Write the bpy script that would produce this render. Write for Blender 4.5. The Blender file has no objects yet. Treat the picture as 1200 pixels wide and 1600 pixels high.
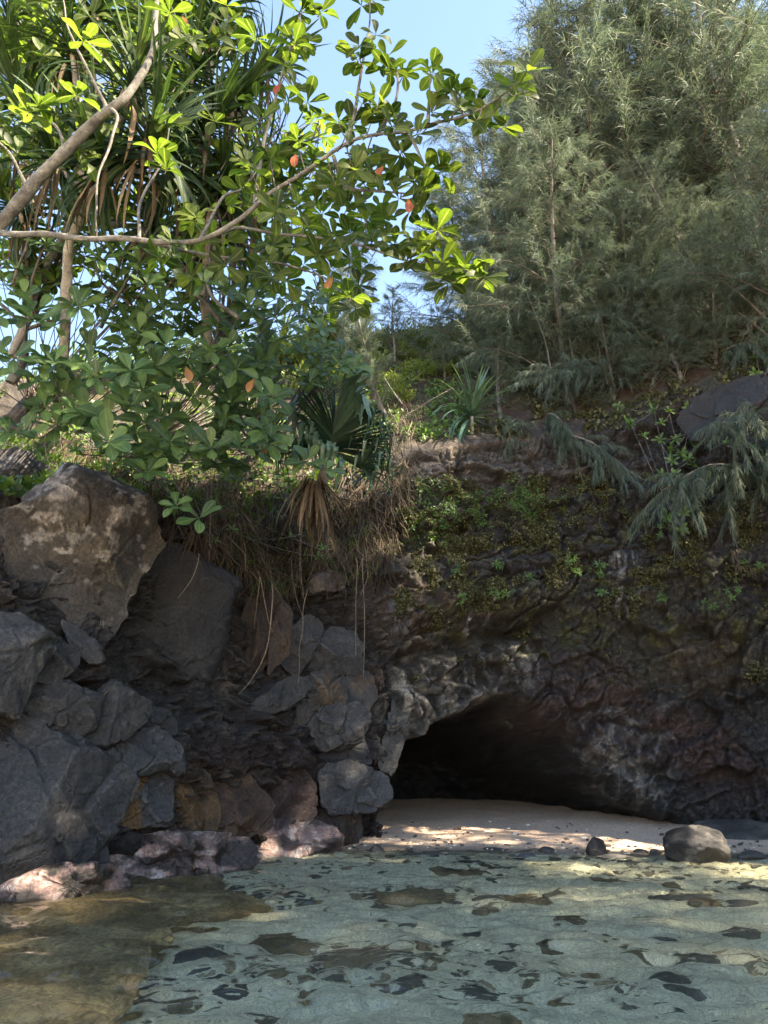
import bpy, math, random
import numpy as np
from mathutils import Vector, Matrix
R = math.radians
random.seed(7); RNG = np.random.default_rng(11)
scene = bpy.context.scene
COL = scene.collection

# ------------------------------------------------------------------ camera
PITCH = math.atan(400 / 1200.0); CAMZ = 1.2; FPX = 1200.0
cam = bpy.data.cameras.new('camera'); camo = bpy.data.objects.new('camera', cam); COL.objects.link(camo)
cam.sensor_fit = 'VERTICAL'; cam.sensor_height = 32.0; cam.lens = 24.0
cam.clip_start = 0.05; cam.clip_end = 2000
camo.location = (0, 0, CAMZ); camo.rotation_euler = (math.pi / 2 + PITCH, 0, 0)
scene.camera = camo

# ------------------------------------------------------------------ world, sun, exposure
SUN_AZ, SUN_EL = R(112), R(46)          # azimuth measured from +Y towards +X
world = bpy.data.worlds.new('World'); scene.world = world; world.use_nodes = True
wn = world.node_tree.nodes; wl = world.node_tree.links
sky = wn.new('ShaderNodeTexSky'); sky.sky_type = 'NISHITA'; sky.sun_disc = False
sky.sun_elevation = SUN_EL; sky.sun_rotation = SUN_AZ
sky.air_density = 1.0; sky.dust_density = 0.0; sky.ozone_density = 2.6; sky.altitude = 300
wl.new(sky.outputs[0], wn['Background'].inputs[0]); wn['Background'].inputs[1].default_value = 0.11
sd = bpy.data.lights.new('sun', 'SUN'); sd.energy = 5.0; sd.angle = R(0.53); sd.color = (1, .93, .82)
so = bpy.data.objects.new('sun', sd); COL.objects.link(so)
sunv = Vector((math.sin(SUN_AZ) * math.cos(SUN_EL), math.cos(SUN_AZ) * math.cos(SUN_EL), math.sin(SUN_EL)))
so.rotation_euler = sunv.to_track_quat('Z', 'Y').to_euler(); so.location = (20, 20, 40)
vs = scene.view_settings
vs.view_transform = 'Standard'; vs.look = 'None'; vs.gamma = 1.0; vs.use_curve_mapping = False
vs.exposure = 2.6
vs.use_white_balance = True; vs.white_balance_temperature = 7700; vs.white_balance_tint = 10   # the camera balanced for the shade
cy = scene.cycles
cy.max_bounces = 9; cy.diffuse_bounces = 4; cy.glossy_bounces = 4; cy.transmission_bounces = 6; cy.transparent_max_bounces = 8
cy.sample_clamp_indirect = 4.0; cy.use_denoising = True; cy.use_adaptive_sampling = False

# ------------------------------------------------------------------ pixel helpers (photograph pixels, 1200 x 1600)
CP, SP = math.cos(PITCH), math.sin(PITCH)
def rays(px, py):
    dx = (np.asarray(px, float) - 600) / FPX; dy = (800 - np.asarray(py, float)) / FPX
    return np.stack([dx, CP - dy * SP + 0 * dx, SP + dy * CP + 0 * dx], -1)
def at_y(px, py, Y):                       # the point on the pixel's ray at world distance Y
    r = rays(px, py); t = np.asarray(Y, float) / r[..., 1]
    return r * t[..., None] + np.array([0, 0, CAMZ])
def at_z(px, py, z):
    r = rays(px, py); t = (z - CAMZ) / r[..., 2]
    return r * t[..., None] + np.array([0, 0, CAMZ])
def to_px(P):
    P = np.asarray(P, float); x = P[..., 0]; y = P[..., 1]; z = P[..., 2] - CAMZ
    d = np.maximum(y * CP + z * SP, .05); u = -y * SP + z * CP
    return 600 + FPX * x / d, 800 - FPX * u / d

# ------------------------------------------------------------------ numpy noise
def _h(i, j, k, s):
    n = (i * 374761393 + j * 668265263 + k * 2147483647 + s * 1274126177) & 0xFFFFFFFF
    n = ((n ^ (n >> 13)) * 1274126177) & 0xFFFFFFFF
    n = ((n ^ (n >> 16)) * 2246822519) & 0xFFFFFFFF
    return ((n ^ (n >> 15)) & 0xFFFFFF) / float(0xFFFFFF)
def vnoise(P, s=0):
    P = np.asarray(P, float); f = np.floor(P); t = P - f; I = f.astype(np.int64)
    t = t * t * t * (t * (t * 6 - 15) + 10); o = 0
    for a in (0, 1):
        wa = t[..., 0] if a else 1 - t[..., 0]
        for b in (0, 1):
            wb = wa * (t[..., 1] if b else 1 - t[..., 1])
            for c in (0, 1):
                o = o + wb * (t[..., 2] if c else 1 - t[..., 2]) * _h(I[..., 0] + a, I[..., 1] + b, I[..., 2] + c, s)
    return o * 2 - 1
def fbm(P, oct=4, s=0, g=.5, lac=2.03):
    P = np.asarray(P, float); a = 1.0; o = 0; tot = 0
    for i in range(oct):
        o = o + a * vnoise(P, s + i * 17); tot += a; P = P * lac + 3.7; a *= g
    return o / tot
def ridged(P, oct=4, s=0):
    P = np.asarray(P, float); a = 1.0; o = 0; tot = 0
    for i in range(oct):
        o = o + a * (1 - np.abs(vnoise(P, s + i * 13)) * 2); tot += a; P = P * 2.1 + 1.3; a *= .5
    return o / tot
def worley(P, s=0):
    """F1, F2, per-cell random triple, vector to the cell's point"""
    P = np.asarray(P, float); I = np.floor(P).astype(np.int64); sh = P.shape[:-1]
    f1 = np.full(sh, 9.); f2 = np.full(sh, 9.); rid = np.zeros(sh + (3,)); vec = np.zeros(sh + (3,))
    for a in (-1, 0, 1):
        for b in (-1, 0, 1):
            for c in (-1, 0, 1):
                J = I + np.array([a, b, c])
                q = np.stack([_h(J[..., 0], J[..., 1], J[..., 2], s + m) for m in range(3)], -1)
                d = P - (J + q); L = np.sqrt((d * d).sum(-1))
                n = L < f1
                f2 = np.where(n, f1, np.minimum(f2, L)); f1 = np.where(n, L, f1)
                rid = np.where(n[..., None], q, rid); vec = np.where(n[..., None], d, vec)
    return f1, f2, rid, vec
def facets(P, scale, s=0, tilt=1.0):
    """broken-block relief, about -1..1, with sunk joints between blocks"""
    f1, f2, rid, vec = worley(P * scale, s)
    r = rid * 2 - 1
    h = r[..., 0] * .55 + tilt * (vec * r).sum(-1)
    e = np.clip((f2 - f1) / .07, 0, 1); e = e * e * (3 - 2 * e)
    return h * e - (1 - e) * .55
def sstep(a, b, x):
    t = np.clip((x - a) / (b - a), 0, 1); return t * t * (3 - 2 * t)
def lerp(a, b, t): return a + (b - a) * t

# ------------------------------------------------------------------ mesh helpers
def mesh_np(name, V, F, smooth=True, col=None, rnd=None, mid=None):
    V = np.ascontiguousarray(V, dtype=np.float32).reshape(-1, 3); F = np.ascontiguousarray(F, dtype=np.int32)
    me = bpy.data.meshes.new(name); n, k = F.shape
    me.vertices.add(len(V)); me.vertices.foreach_set('co', V.ravel())
    me.loops.add(n * k); me.loops.foreach_set('vertex_index', F.ravel())
    me.polygons.add(n); me.polygons.foreach_set('loop_start', np.arange(0, n * k, k, dtype=np.int32))
    me.polygons.foreach_set('loop_total', np.full(n, k, dtype=np.int32))
    me.polygons.foreach_set('use_smooth', np.full(n, smooth, dtype=bool))
    if col is not None:
        c = np.ones((len(V), 4), np.float32); c[:, :col.shape[1]] = col
        a = me.attributes.new('Col', 'FLOAT_COLOR', 'POINT'); a.data.foreach_set('color', c.ravel())
    if rnd is not None:
        a = me.attributes.new('rnd', 'FLOAT', 'POINT'); a.data.foreach_set('value', np.asarray(rnd, np.float32).ravel())
    if mid is not None:
        a = me.attributes.new('mid', 'FLOAT', 'POINT'); a.data.foreach_set('value', np.asarray(mid, np.float32).ravel())
    me.update(calc_edges=True); me.validate()
    return me
def link(name, me, mat=None, parent=None, label=None, cat=None, group=None, kind=None):
    o = bpy.data.objects.new(name, me); COL.objects.link(o)
    if mat is not None and me is not None and len(me.materials) == 0: me.materials.append(mat)
    if parent is not None: o.parent = parent
    return tag(o, label, cat, group, kind)
def tag(o, label=None, cat=None, group=None, kind=None):
    if label: o['label'] = label
    if cat: o['category'] = cat
    if group: o['group'] = group
    if kind: o['kind'] = kind
    return o
def empty(name, loc, label, cat, group=None):
    o = bpy.data.objects.new(name, None); COL.objects.link(o); o.location = Vector(loc); o.empty_display_size = .1
    return tag(o, label, cat, group)
def part(name, me, mat, root, kind=None, label=None):
    """mesh in world coordinates, hung under an empty that only has a location"""
    o = link(name, me, mat, root, label=label, kind=kind); o.matrix_parent_inverse = Matrix.Translation(-Vector(root.location)); return o
def grid_faces(nr, nc, closed=False):
    i = np.arange(nr - 1)[:, None]; j = np.arange(nc if closed else nc - 1)[None, :]; j2 = (j + 1) % nc
    return np.stack([i * nc + j, i * nc + j2, (i + 1) * nc + j2, (i + 1) * nc + j], -1).reshape(-1, 4)
def norm(v):
    v = np.asarray(v, float); return v / np.maximum(np.linalg.norm(v, axis=-1, keepdims=True), 1e-9)
def catmull(pts, n):
    P = np.asarray(pts, float); P = np.vstack([2 * P[0] - P[1], P, 2 * P[-1] - P[-2]]); out = []
    m = len(P) - 3
    for t in np.linspace(0, m - 1e-6, n):
        i = int(t); u = t - i; a, b, c, d = P[i:i + 4]
        out.append(.5 * ((2 * b) + (c - a) * u + (2 * a - 5 * b + 4 * c - d) * u * u + (3 * b - a - 3 * c + d) * u ** 3))
    return np.array(out)
def tube(pts, r0, r1=None, sides=6, n=None, wob=0.0):
    P = catmull(pts, n or max(4, len(pts) * 4)) if len(pts) > 2 or n else np.asarray(pts, float)
    if wob: P = P + wob * np.stack([vnoise(P * 3 + k * 9.1, 5) for k in range(3)], -1)
    r1 = r0 if r1 is None else r1; m = len(P)
    T = norm(np.gradient(P, axis=0)); ref = np.array([.31, .22, .92]); A = norm(np.cross(T, ref)); B = np.cross(T, A)
    rad = np.linspace(r0, r1, m)[:, None, None] * (1 + .12 * vnoise(P * 7, 3))[:, None, None]
    a = np.linspace(0, 2 * math.pi, sides, endpoint=False)
    V = P[:, None] + rad * (np.cos(a)[None, :, None] * A[:, None] + np.sin(a)[None, :, None] * B[:, None])
    return V.reshape(-1, 3), grid_faces(m, sides, True)
def join(lst):
    V = []; F = []; n = 0
    for v, f in lst: V.append(v); F.append(f + n); n += len(v)
    return np.vstack(V), np.vstack(F)

# ------------------------------------------------------------------ materials
def new_mat(name):
    m = bpy.data.materials.new(name); m.use_nodes = True; nt = m.node_tree
    for n in list(nt.nodes): nt.nodes.remove(n)
    out = nt.nodes.new('ShaderNodeOutputMaterial')
    return m, nt, nt.nodes, nt.links, out
def math_node(nt, op, a, b=None, clamp=False):
    n = nt.nodes.new('ShaderNodeMath'); n.operation = op; n.use_clamp = clamp
    for k, v in enumerate((a, b)):
        if v is None: continue
        if isinstance(v, (int, float)): n.inputs[k].default_value = v
        else: nt.links.new(v, n.inputs[k])
    return n.outputs[0]
def noise_node(nt, vec, scale, detail=4, rough=.55, dist=0.0):
    n = nt.nodes.new('ShaderNodeTexNoise'); n.inputs['Scale'].default_value = scale; n.inputs['Detail'].default_value = detail
    n.inputs['Roughness'].default_value = rough; n.inputs['Distortion'].default_value = dist
    nt.links.new(vec, n.inputs['Vector']); return n.outputs['Fac']
def ramp_node(nt, fac, stops):
    n = nt.nodes.new('ShaderNodeValToRGB'); e = n.color_ramp.elements
    while len(e) < len(stops): e.new(.5)
    for k, (p, c) in enumerate(stops): e[k].position = p; e[k].color = (*c, 1)
    nt.links.new(fac, n.inputs[0]); return n.outputs[0]
def mixc(nt, mode, fac, a, b):
    n = nt.nodes.new('ShaderNodeMix'); n.data_type = 'RGBA'; n.blend_type = mode
    for sock, v in ((n.inputs[0], fac), (n.inputs[6], a), (n.inputs[7], b)):
        if isinstance(v, (int, float)): sock.default_value = v
        elif isinstance(v, tuple): sock.default_value = (*v, 1)
        else: nt.links.new(v, sock)
    return n.outputs[2]
def rock_mat(name, bump=.6, scale=1.0, base=None, crack=True):
    m, nt, N, L, out = new_mat(name)
    geo = N.new('ShaderNodeNewGeometry'); pos = geo.outputs['Position']
    at = N.new('ShaderNodeAttribute'); at.attribute_name = 'Col'
    n1 = noise_node(nt, pos, 3.1 * scale, 8, .62); n2 = noise_node(nt, pos, 26 * scale, 7, .7); n3 = noise_node(nt, pos, 110 * scale, 3, .6)
    c = mixc(nt, 'MULTIPLY', 1.0, at.outputs['Color'], ramp_node(nt, n1, [(.25, (.55, .55, .57)), (.5, (1, 1, 1)), (.78, (1.45, 1.38, 1.3))]))
    c = mixc(nt, 'MULTIPLY', 1.0, c, ramp_node(nt, n2, [(.3, (.38, .38, .38)), (.5, (1, 1, 1)), (.7, (1.75, 1.72, 1.68))]))
    edge_hi = ramp_node(nt, geo.outputs['Pointiness'], [(.505, (1, 1, 1)), (.56, (1.9, 1.85, 1.78))])     # edge highlights put into the colour: convex edges paler, for contrast
    c = mixc(nt, 'MULTIPLY', 1.0, c, edge_hi)
    p = N.new('ShaderNodeBsdfPrincipled'); L.new(c, p.inputs['Base Color'])
    rg = math_node(nt, 'ADD', math_node(nt, 'MULTIPLY', n2, .35), .52)
    wet = math_node(nt, 'SUBTRACT', 1.0, at.outputs['Alpha'])          # alpha 1 = dry, 0 = wet
    rg = math_node(nt, 'SUBTRACT', rg, math_node(nt, 'MULTIPLY', wet, .42), True)
    L.new(rg, p.inputs['Roughness']); p.inputs['Specular IOR Level'].default_value = .4
    h = math_node(nt, 'ADD', math_node(nt, 'MULTIPLY', n2, 1.0), math_node(nt, 'MULTIPLY', n3, .28))
    h = math_node(nt, 'ADD', h, math_node(nt, 'MULTIPLY', noise_node(nt, pos, 8 * scale, 6, .6, .6), 1.4))
    if crack:
        v = N.new('ShaderNodeTexVoronoi'); v.feature = 'DISTANCE_TO_EDGE'; v.inputs['Scale'].default_value = 2.6 * scale
        wv = N.new('ShaderNodeVectorMath'); wv.operation = 'MULTIPLY_ADD'
        nn = N.new('ShaderNodeTexNoise'); nn.inputs['Scale'].default_value = 2.2 * scale; nn.inputs['Detail'].default_value = 4; L.new(pos, nn.inputs['Vector'])
        L.new(nn.outputs['Color'], wv.inputs[0]); wv.inputs[1].default_value = (.5, .5, .5); L.new(pos, wv.inputs[2])
        L.new(wv.outputs[0], v.inputs['Vector'])
        cr = N.new('ShaderNodeMapRange'); cr.inputs[1].default_value = 0; cr.inputs[2].default_value = .022; L.new(v.outputs['Distance'], cr.inputs[0])
        h = math_node(nt, 'ADD', h, math_node(nt, 'MULTIPLY', cr.outputs[0], .75))
    b = N.new('ShaderNodeBump'); b.inputs['Strength'].default_value = bump; b.inputs['Distance'].default_value = .06
    L.new(h, b.inputs['Height']); L.new(b.outputs[0], p.inputs['Normal']); L.new(p.outputs[0], out.inputs[0])
    return m
def leaf_mat(name, stops, trans=.4, rough=.42, tcol=1.25, spec=.5, tmul=(1.15, 1.25, .55)):
    """stops: colours along a random value taken from the piece (object random + 'rnd' attribute)"""
    m, nt, N, L, out = new_mat(name)
    oi = N.new('ShaderNodeObjectInfo'); at = N.new('ShaderNodeAttribute'); at.attribute_name = 'rnd'
    v = math_node(nt, 'FRACT', math_node(nt, 'ADD', oi.outputs['Random'], at.outputs['Fac']))
    c = ramp_node(nt, v, stops)
    geo = N.new('ShaderNodeNewGeometry')
    n = noise_node(nt, geo.outputs['Position'], 14, 4, .6)
    c = mixc(nt, 'MULTIPLY', 1.0, c, ramp_node(nt, n, [(.3, (.72, .75, .7)), (.7, (1.25, 1.2, 1.2))]))
    md = N.new('ShaderNodeAttribute'); md.attribute_name = 'mid'
    rib = ramp_node(nt, md.outputs['Fac'], [(.84, (0, 0, 0)), (.95, (1, 1, 1))])
    c = mixc(nt, 'MIX', math_node(nt, 'MULTIPLY', rib, .45), c, (.24, .27, .11))
    spot = ramp_node(nt, noise_node(nt, geo.outputs['Position'], 31, 3, .6), [(.66, (0, 0, 0)), (.71, (1, 1, 1))])
    c = mixc(nt, 'MIX', math_node(nt, 'MULTIPLY', spot, .55), c, (.13, .085, .03))
    p = N.new('ShaderNodeBsdfPrincipled'); L.new(c, p.inputs['Base Color'])
    p.inputs['Roughness'].default_value = rough; p.inputs['Specular IOR Level'].default_value = spec
    t = N.new('ShaderNodeBsdfTranslucent'); tc = mixc(nt, 'MULTIPLY', 1.0, c, tuple(tcol * q for q in tmul)); L.new(tc, t.inputs[0])
    mx = N.new('ShaderNodeMixShader'); mx.inputs[0].default_value = trans
    L.new(p.outputs[0], mx.inputs[1]); L.new(t.outputs[0], mx.inputs[2]); L.new(mx.outputs[0], out.inputs[0])
    return m
def bark_mat(name, a, b, scale=9):
    m, nt, N, L, out = new_mat(name)
    geo = N.new('ShaderNodeNewGeometry'); pos = geo.outputs['Position']
    n = noise_node(nt, pos, scale, 6, .65); n2 = noise_node(nt, pos, scale * 6, 5, .7)
    c = ramp_node(nt, n, [(.35, a), (.62, b)])
    c = mixc(nt, 'MULTIPLY', 1.0, c, ramp_node(nt, n2, [(.3, (.55, .55, .55)), (.7, (1.4, 1.4, 1.4))]))
    p = N.new('ShaderNodeBsdfPrincipled'); L.new(c, p.inputs[0]); p.inputs['Roughness'].default_value = .85
    bp = N.new('ShaderNodeBump'); bp.inputs['Strength'].default_value = .5; bp.inputs['Distance'].default_value = .01
    L.new(n2, bp.inputs['Height']); L.new(bp.outputs[0], p.inputs['Normal']); L.new(p.outputs[0], out.inputs[0]); return m

M = {}
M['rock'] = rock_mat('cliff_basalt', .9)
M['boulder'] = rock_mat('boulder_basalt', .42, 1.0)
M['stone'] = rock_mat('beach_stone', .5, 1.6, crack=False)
M['almond'] = leaf_mat('almond_leaf', [(0, (.025, .042, .010)), (.4, (.05, .08, .016)), (.8, (.08, .115, .021)), (1, (.125, .155, .032))], .55, .5, 1.8, .3)
M['almond_low'] = leaf_mat('almond_sapling_leaf', [(0, (.04, .08, .03)), (.5, (.065, .13, .042)), (.9, (.11, .19, .06)), (1, (.15, .23, .07))], .3, .42, 1.25, .4)  # leaves of the low saplings, greener and less translucent
M['almond_old'] = leaf_mat('almond_leaf_old', [(0, (.30, .05, .02)), (.5, (.42, .13, .03)), (1, (.38, .16, .05))], .35)
M['pandanus'] = leaf_mat('pandanus_leaf', [(0, (.018, .042, .018)), (.5, (.03, .065, .025)), (1, (.06, .105, .035))], .22, .55, 1.25, .22)
M['pandanus_big'] = leaf_mat('pandanus_leaf_blue', [(0, (.04, .085, .06)), (.6, (.07, .14, .095)), (1, (.11, .19, .12))], .12, .33, 1.2, .55)
M['pandanus_far'] = leaf_mat('pandanus_leaf_sun_tint', [(0, (.06, .10, .03)), (1, (.14, .18, .05))], .3, .4)  # far leaves paler and yellower: sunlight is put into the colour
M['dead'] = leaf_mat('dead_leaf', [(0, (.06, .037, .024)), (.5, (.13, .085, .056)), (1, (.25, .18, .12))], .15, .8, 1.0, .2, (1, 1, 1))
M['thatch'] = leaf_mat('dry_thatch', [(0, (.035, .028, .021)), (.5, (.08, .062, .046)), (1, (.19, .15, .11))], .1, .85, 1.0, .15, (1, 1, 1))
M['needle'] = leaf_mat('ironwood_needle', [(0, (.075, .105, .078)), (.6, (.12, .16, .118)), (1, (.19, .215, .15))], .32, .6, 1.05, .3, (1, 1.06, .82))
M['needle_pale'] = leaf_mat('ironwood_needle_pale', [(0, (.09, .125, .10)), (1, (.16, .20, .155))], .3, .6, 1.0, .3, (1, 1.05, .85))  # greyer needle tones in a narrower range
M['shrub'] = leaf_mat('shrub_leaf', [(0, (.05, .10, .025)), (.6, (.09, .16, .035)), (1, (.15, .22, .05))], .35, .45)
M['shrub_sun_tint'] = leaf_mat('sun_tinted_shrub_leaf', [(0, (.11, .15, .035)), (.6, (.18, .23, .05)), (1, (.27, .30, .08))], .4, .5)  # paler yellow-green leaves: sunlight is put into their colour
M['naupaka'] = leaf_mat('naupaka_leaf', [(0, (.07, .14, .035)), (1, (.16, .26, .07))], .35, .4)
M['moss'] = leaf_mat('moss', [(0, (.04, .041, .02)), (.5, (.08, .083, .036)), (.85, (.15, .15, .075)), (1, (.24, .23, .14))], .2, .8, 1.0, .15)
M['fern'] = leaf_mat('fern', [(0, (.06, .13, .03)), (1, (.13, .24, .06))], .35, .5)
M['bark'] = bark_mat('grey_bark', (.06, .052, .043), (.19, .175, .15))
M['bark_dark'] = bark_mat('dark_bark', (.05, .038, .028), (.13, .10, .075))
M['bark_pale'] = bark_mat('pale_bark', (.16, .13, .10), (.36, .32, .27))
M['root'] = bark_mat('root', (.14, .10, .07), (.30, .24, .18), 20)
# ------------------------------------------------------------------ the cliff round the cove and the hill above it: one sheet
def poly_sd(px, py, poly, closed=True):
    """distance to the outline, negative inside (pixels)"""
    P = np.asarray(poly, float); n = len(P); d = np.full(px.shape, 1e9); ins = np.zeros(px.shape, bool)
    for i in range(n if closed else n - 1):
        a = P[i]; b = P[(i + 1) % n]; e = b - a
        t = np.clip(((px - a[0]) * e[0] + (py - a[1]) * e[1]) / (e @ e), 0, 1)
        d = np.minimum(d, np.hypot(px - a[0] - t * e[0], py - a[1] - t * e[1]))
        if closed:
            c = (a[1] > py) != (b[1] > py)
            with np.errstate(divide='ignore', invalid='ignore'):
                xi = a[0] + (py - a[1]) * e[0] / e[1]
            ins ^= c & (px < xi)
    return np.where(ins, -d, d) if closed else d

PLAN = [(-6.4, 3.6), (-4.9, 6.4), (-3.75, 8.3), (-2.45, 10.4), (-1.5, 12.3), (-.55, 13.6), (.8, 14.3), (2.6, 14.7), (4.4, 14.6), (6.2, 14.0), (8.2, 12.9), (10.5, 11.2), (12.2, 8.6), (13.2, 5.2), (13.6, 1.5), (13.6, -3), (13.2, -8)]  # end points trace an unseen spur added on the right to shade the cove
fine = catmull([(*p, 0) for p in PLAN], 3000)[:, :2]
arc = np.concatenate([[0], np.cumsum(np.linalg.norm(np.diff(fine, axis=0), axis=1))])
a1 = arc[np.argmax(fine[:, 0] > 9.6)]
ss = np.concatenate([np.arange(0, a1, .0295), np.arange(a1, arc[-1], .10)]); NC = len(ss)      # coarse where the camera never looks
cx = np.interp(ss, arc, fine[:, 0]); cyy = np.interp(ss, arc, fine[:, 1])
k = np.ones(181) / 181
_t = [np.interp(ss, arc, np.convolve(np.pad(np.gradient(fine[:, q], arc), 90, 'edge'), k, 'valid')) for q in (0, 1)]
tx, ty = _t
tl = np.hypot(tx, ty); nx, ny = ty / tl, -tx / tl
top = np.interp(cx, [-6.4, -3.75, -2.45, -1.5, -.5, .8, 2.6, 4.4, 6.2, 8, 10.5], [4.0, 4.3, 4.8, 5.2, 6.3, 7.3, 7.7, 7.9, 8.3, 8.8, 9])
slope = np.interp(cx, [-6.4, -3.75, -2.45, -1.5, -.5, .8, 2.6, 4.4, 6.2, 8], np.radians([12, 14, 18, 24, 36, 43, 46, 52, 56, 57]))
hlen = np.interp(cx, [-6.4, -2.45, -1.5, -.5, .8, 2.6, 4.4, 6.2, 8], [9, 9, 10, 11, 10.3, 10.0, 12, 15, 15])
off_ = sstep(10.2, 11.6, cx) * sstep(11.5, 10.0, cyy)                     # unseen spur on the right, kept low so its added trees filter the sun
slope = lerp(slope, R(16), off_); hlen = lerp(hlen, 8.0, off_)
NR1 = 300; NR2 = 72
v = np.linspace(0, 1, NR1)[:, None]; w = (np.linspace(0, 1, NR2 + 1)[1:, None]) ** 1.25
Zc = -.75 + v * (top + .75)[None, :]
lean = np.interp(cx, [-4, -2.5, -1.2, -.3, 1], [.20, .2, .12, .03, .0])
off = -lean[None, :] * np.maximum(Zc, 0)
cen = sstep(-1.2, .6, cx)[None, :]
off = off + cen * (.55 * np.exp(-((Zc - 3.7) / 1.0) ** 2) - .10 * np.maximum(Zc - 4.6, 0))
Xc = cx[None, :] + nx[None, :] * off; Yc = cyy[None, :] + ny[None, :] * off
dh = w * hlen[None, :]
edge_off = off[-1][None, :]
rl = np.minimum(dh, 1.0)                         # the edge rolls over into the slope
Zh = top[None, :] + dh * np.sin(slope)[None, :] + .15 * np.sin(rl * math.pi)
Hh = edge_off - dh * np.cos(slope)[None, :]
Xh = cx[None, :] + nx[None, :] * Hh; Yh = cyy[None, :] + ny[None, :] * Hh
BASE = np.stack([np.vstack([Xc, Xh]), np.vstack([Yc, Yh]), np.vstack([Zc, Zh])], -1)
NRT = NR1 + NR2
ishill = np.zeros((NRT, NC)); ishill[NR1:] = 1
bpx, bpy_ = to_px(BASE)
NV = np.stack([np.broadcast_to(nx, (NRT, NC)), np.broadcast_to(ny, (NRT, NC)), np.zeros((NRT, NC))], -1).copy()
NV[NR1:] = norm(NV[NR1:] * np.sin(slope)[None, :, None] + np.array([0, 0, 1.0]) * np.cos(slope)[None, :, None])
# --- cave: a mouth with a sharp left and upper lip and a long sloping right wall
wx = bpx + 16 * fbm(BASE * 1.7, 3, 5); wy = bpy_ + 14 * fbm(BASE * 1.9, 3, 9)
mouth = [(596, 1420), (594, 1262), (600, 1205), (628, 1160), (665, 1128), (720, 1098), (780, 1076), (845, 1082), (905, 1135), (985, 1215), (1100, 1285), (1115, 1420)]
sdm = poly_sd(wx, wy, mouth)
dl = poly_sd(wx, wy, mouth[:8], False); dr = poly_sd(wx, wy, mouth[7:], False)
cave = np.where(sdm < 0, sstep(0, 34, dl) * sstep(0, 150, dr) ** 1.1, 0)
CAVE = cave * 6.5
# --- overhanging slab above the mouth and ledges
cliffm = 1 - ishill
strat = BASE[..., 2] + .35 * fbm(BASE * .5, 3, 21) - .10 * BASE[..., 0]
sv = fbm(np.stack([strat * 1.5, BASE[..., 0] * .08, 0 * strat], -1), 3, 31)
rightm = sstep(560, 700, bpx) * cliffm
leftm = sstep(600, 480, bpx) * cliffm
Q = BASE.copy()
Qs = np.stack([BASE[..., 0] + .5 * BASE[..., 2], BASE[..., 1] + .4 * BASE[..., 2], BASE[..., 2] * 1.25 - .5 * BASE[..., 0]], -1)   # tilted bedding
Qs = Qs + .25 * np.stack([fbm(BASE * 1.3, 3, 41 + q) for q in range(3)], -1)
b1 = facets(Qs, .85, 1); b2 = facets(Qs, 2.1, 2); b3 = facets(Qs + .03 * fbm(BASE * 9, 2, 8)[..., None], 5.5, 3)
big = fbm(BASE * .55, 3, 51)
med = fbm(BASE * 2.6, 5, 61); rg = ridged(Qs * np.array([1.2, 1.2, 1.2]), 5, 71)
low = sstep(1060, 1130, bpy_) * sstep(640, 900, bpx)        # smoother dark slabs right of the cave
b4 = facets(Qs + .02 * fbm(BASE * 14, 2, 18)[..., None], 11.0, 6)
D = .26 * big + .24 * b1 + .16 * b2 * (1 - .3 * low) + .075 * b3 + .022 * b4 + .10 * med + .10 * rg
D = D + rightm * .34 * sv * sstep(2.6, 3.6, BASE[..., 2])
# runoff curtains by the left jamb of the mouth
cur = np.exp(-((bpx - 625) / 60) ** 2 - ((bpy_ - 1120) / 85) ** 2)
along = BASE[..., 0] + .35 * BASE[..., 2]
flute = np.abs(np.sin(along * 7.0 + 2.2 * vnoise(BASE * 1.4, 77))) ** .7
D = D + cur * (.42 * flute - .06) - D * cur * .6
# the shelf left of the mouth stays behind the boulders
D = D - .05 * leftm + .16 * leftm * np.exp(-((bpx - 380) / 110) ** 2 - ((bpy_ - 1160) / 70) ** 2)
# horizontal cleft above the lip
lipy = 1010 - .28 * (bpx - 700)
cl = np.exp(-((bpy_ - lipy + 10 * fbm(BASE * 2, 3, 83)) / 15) ** 2) * sstep(585, 640, bpx) * sstep(900, 820, bpx)
D = D - .45 * cl
hillD = .22 * fbm(BASE * .7, 4, 91) + .10 * facets(BASE, .9, 15) + .06 * fbm(BASE * 4, 4, 93)
D = np.where(ishill > 0, hillD, D)
blend = np.exp(-((np.arange(NRT)[:, None] - NR1) / 9.0) ** 2)
D = D * (1 - .35 * blend)
POS = BASE + NV * D[..., None]
POS[..., 0] -= NV[..., 0] * CAVE * (1 - ishill); POS[..., 1] -= NV[..., 1] * CAVE * (1 - ishill)
POS[..., 2] += .07 * (1 - ishill) * fbm(BASE * 3.1, 3, 97)
# --- colour: rock kinds, stains, lichen, and the cave's darkness
C = np.empty((NRT, NC, 3)); C[:] = (.050, .046, .044)
var = fbm(BASE * 1.1, 4, 101)[..., None]
C = C * (1 + .35 * var)
wob = 60 * np.stack([fbm(BASE * 1.5, 5, 111), fbm(BASE * 1.5, 5, 121)], -1)
def paint(cx_, cy_, rx, ry, colr, amt=1.0, ang=0.0, soft=.5, noise=.6, ns=4.0, seed=0):
    global C
    dx = bpx + wob[..., 0] * .6 - cx_; dy = bpy_ + wob[..., 1] * .6 - cy_
    a = R(ang); u = (dx * math.cos(a) + dy * math.sin(a)) / rx; q = (-dx * math.sin(a) + dy * math.cos(a)) / ry
    m = sstep(1 + soft, 1 - soft, np.sqrt(u * u + q * q)) * np.clip(1 - noise + 2 * noise * (.5 + fbm(BASE * ns, 4, 131 + seed)), 0, 1) * amt
    C = lerp(C, np.array(colr), np.clip(m, 0, 1)[..., None])
paint(760, 720, 190, 60, (.125, .10, .082), .9)
paint(690, 800, 70, 90, (.11, .085, .062), .8)
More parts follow.
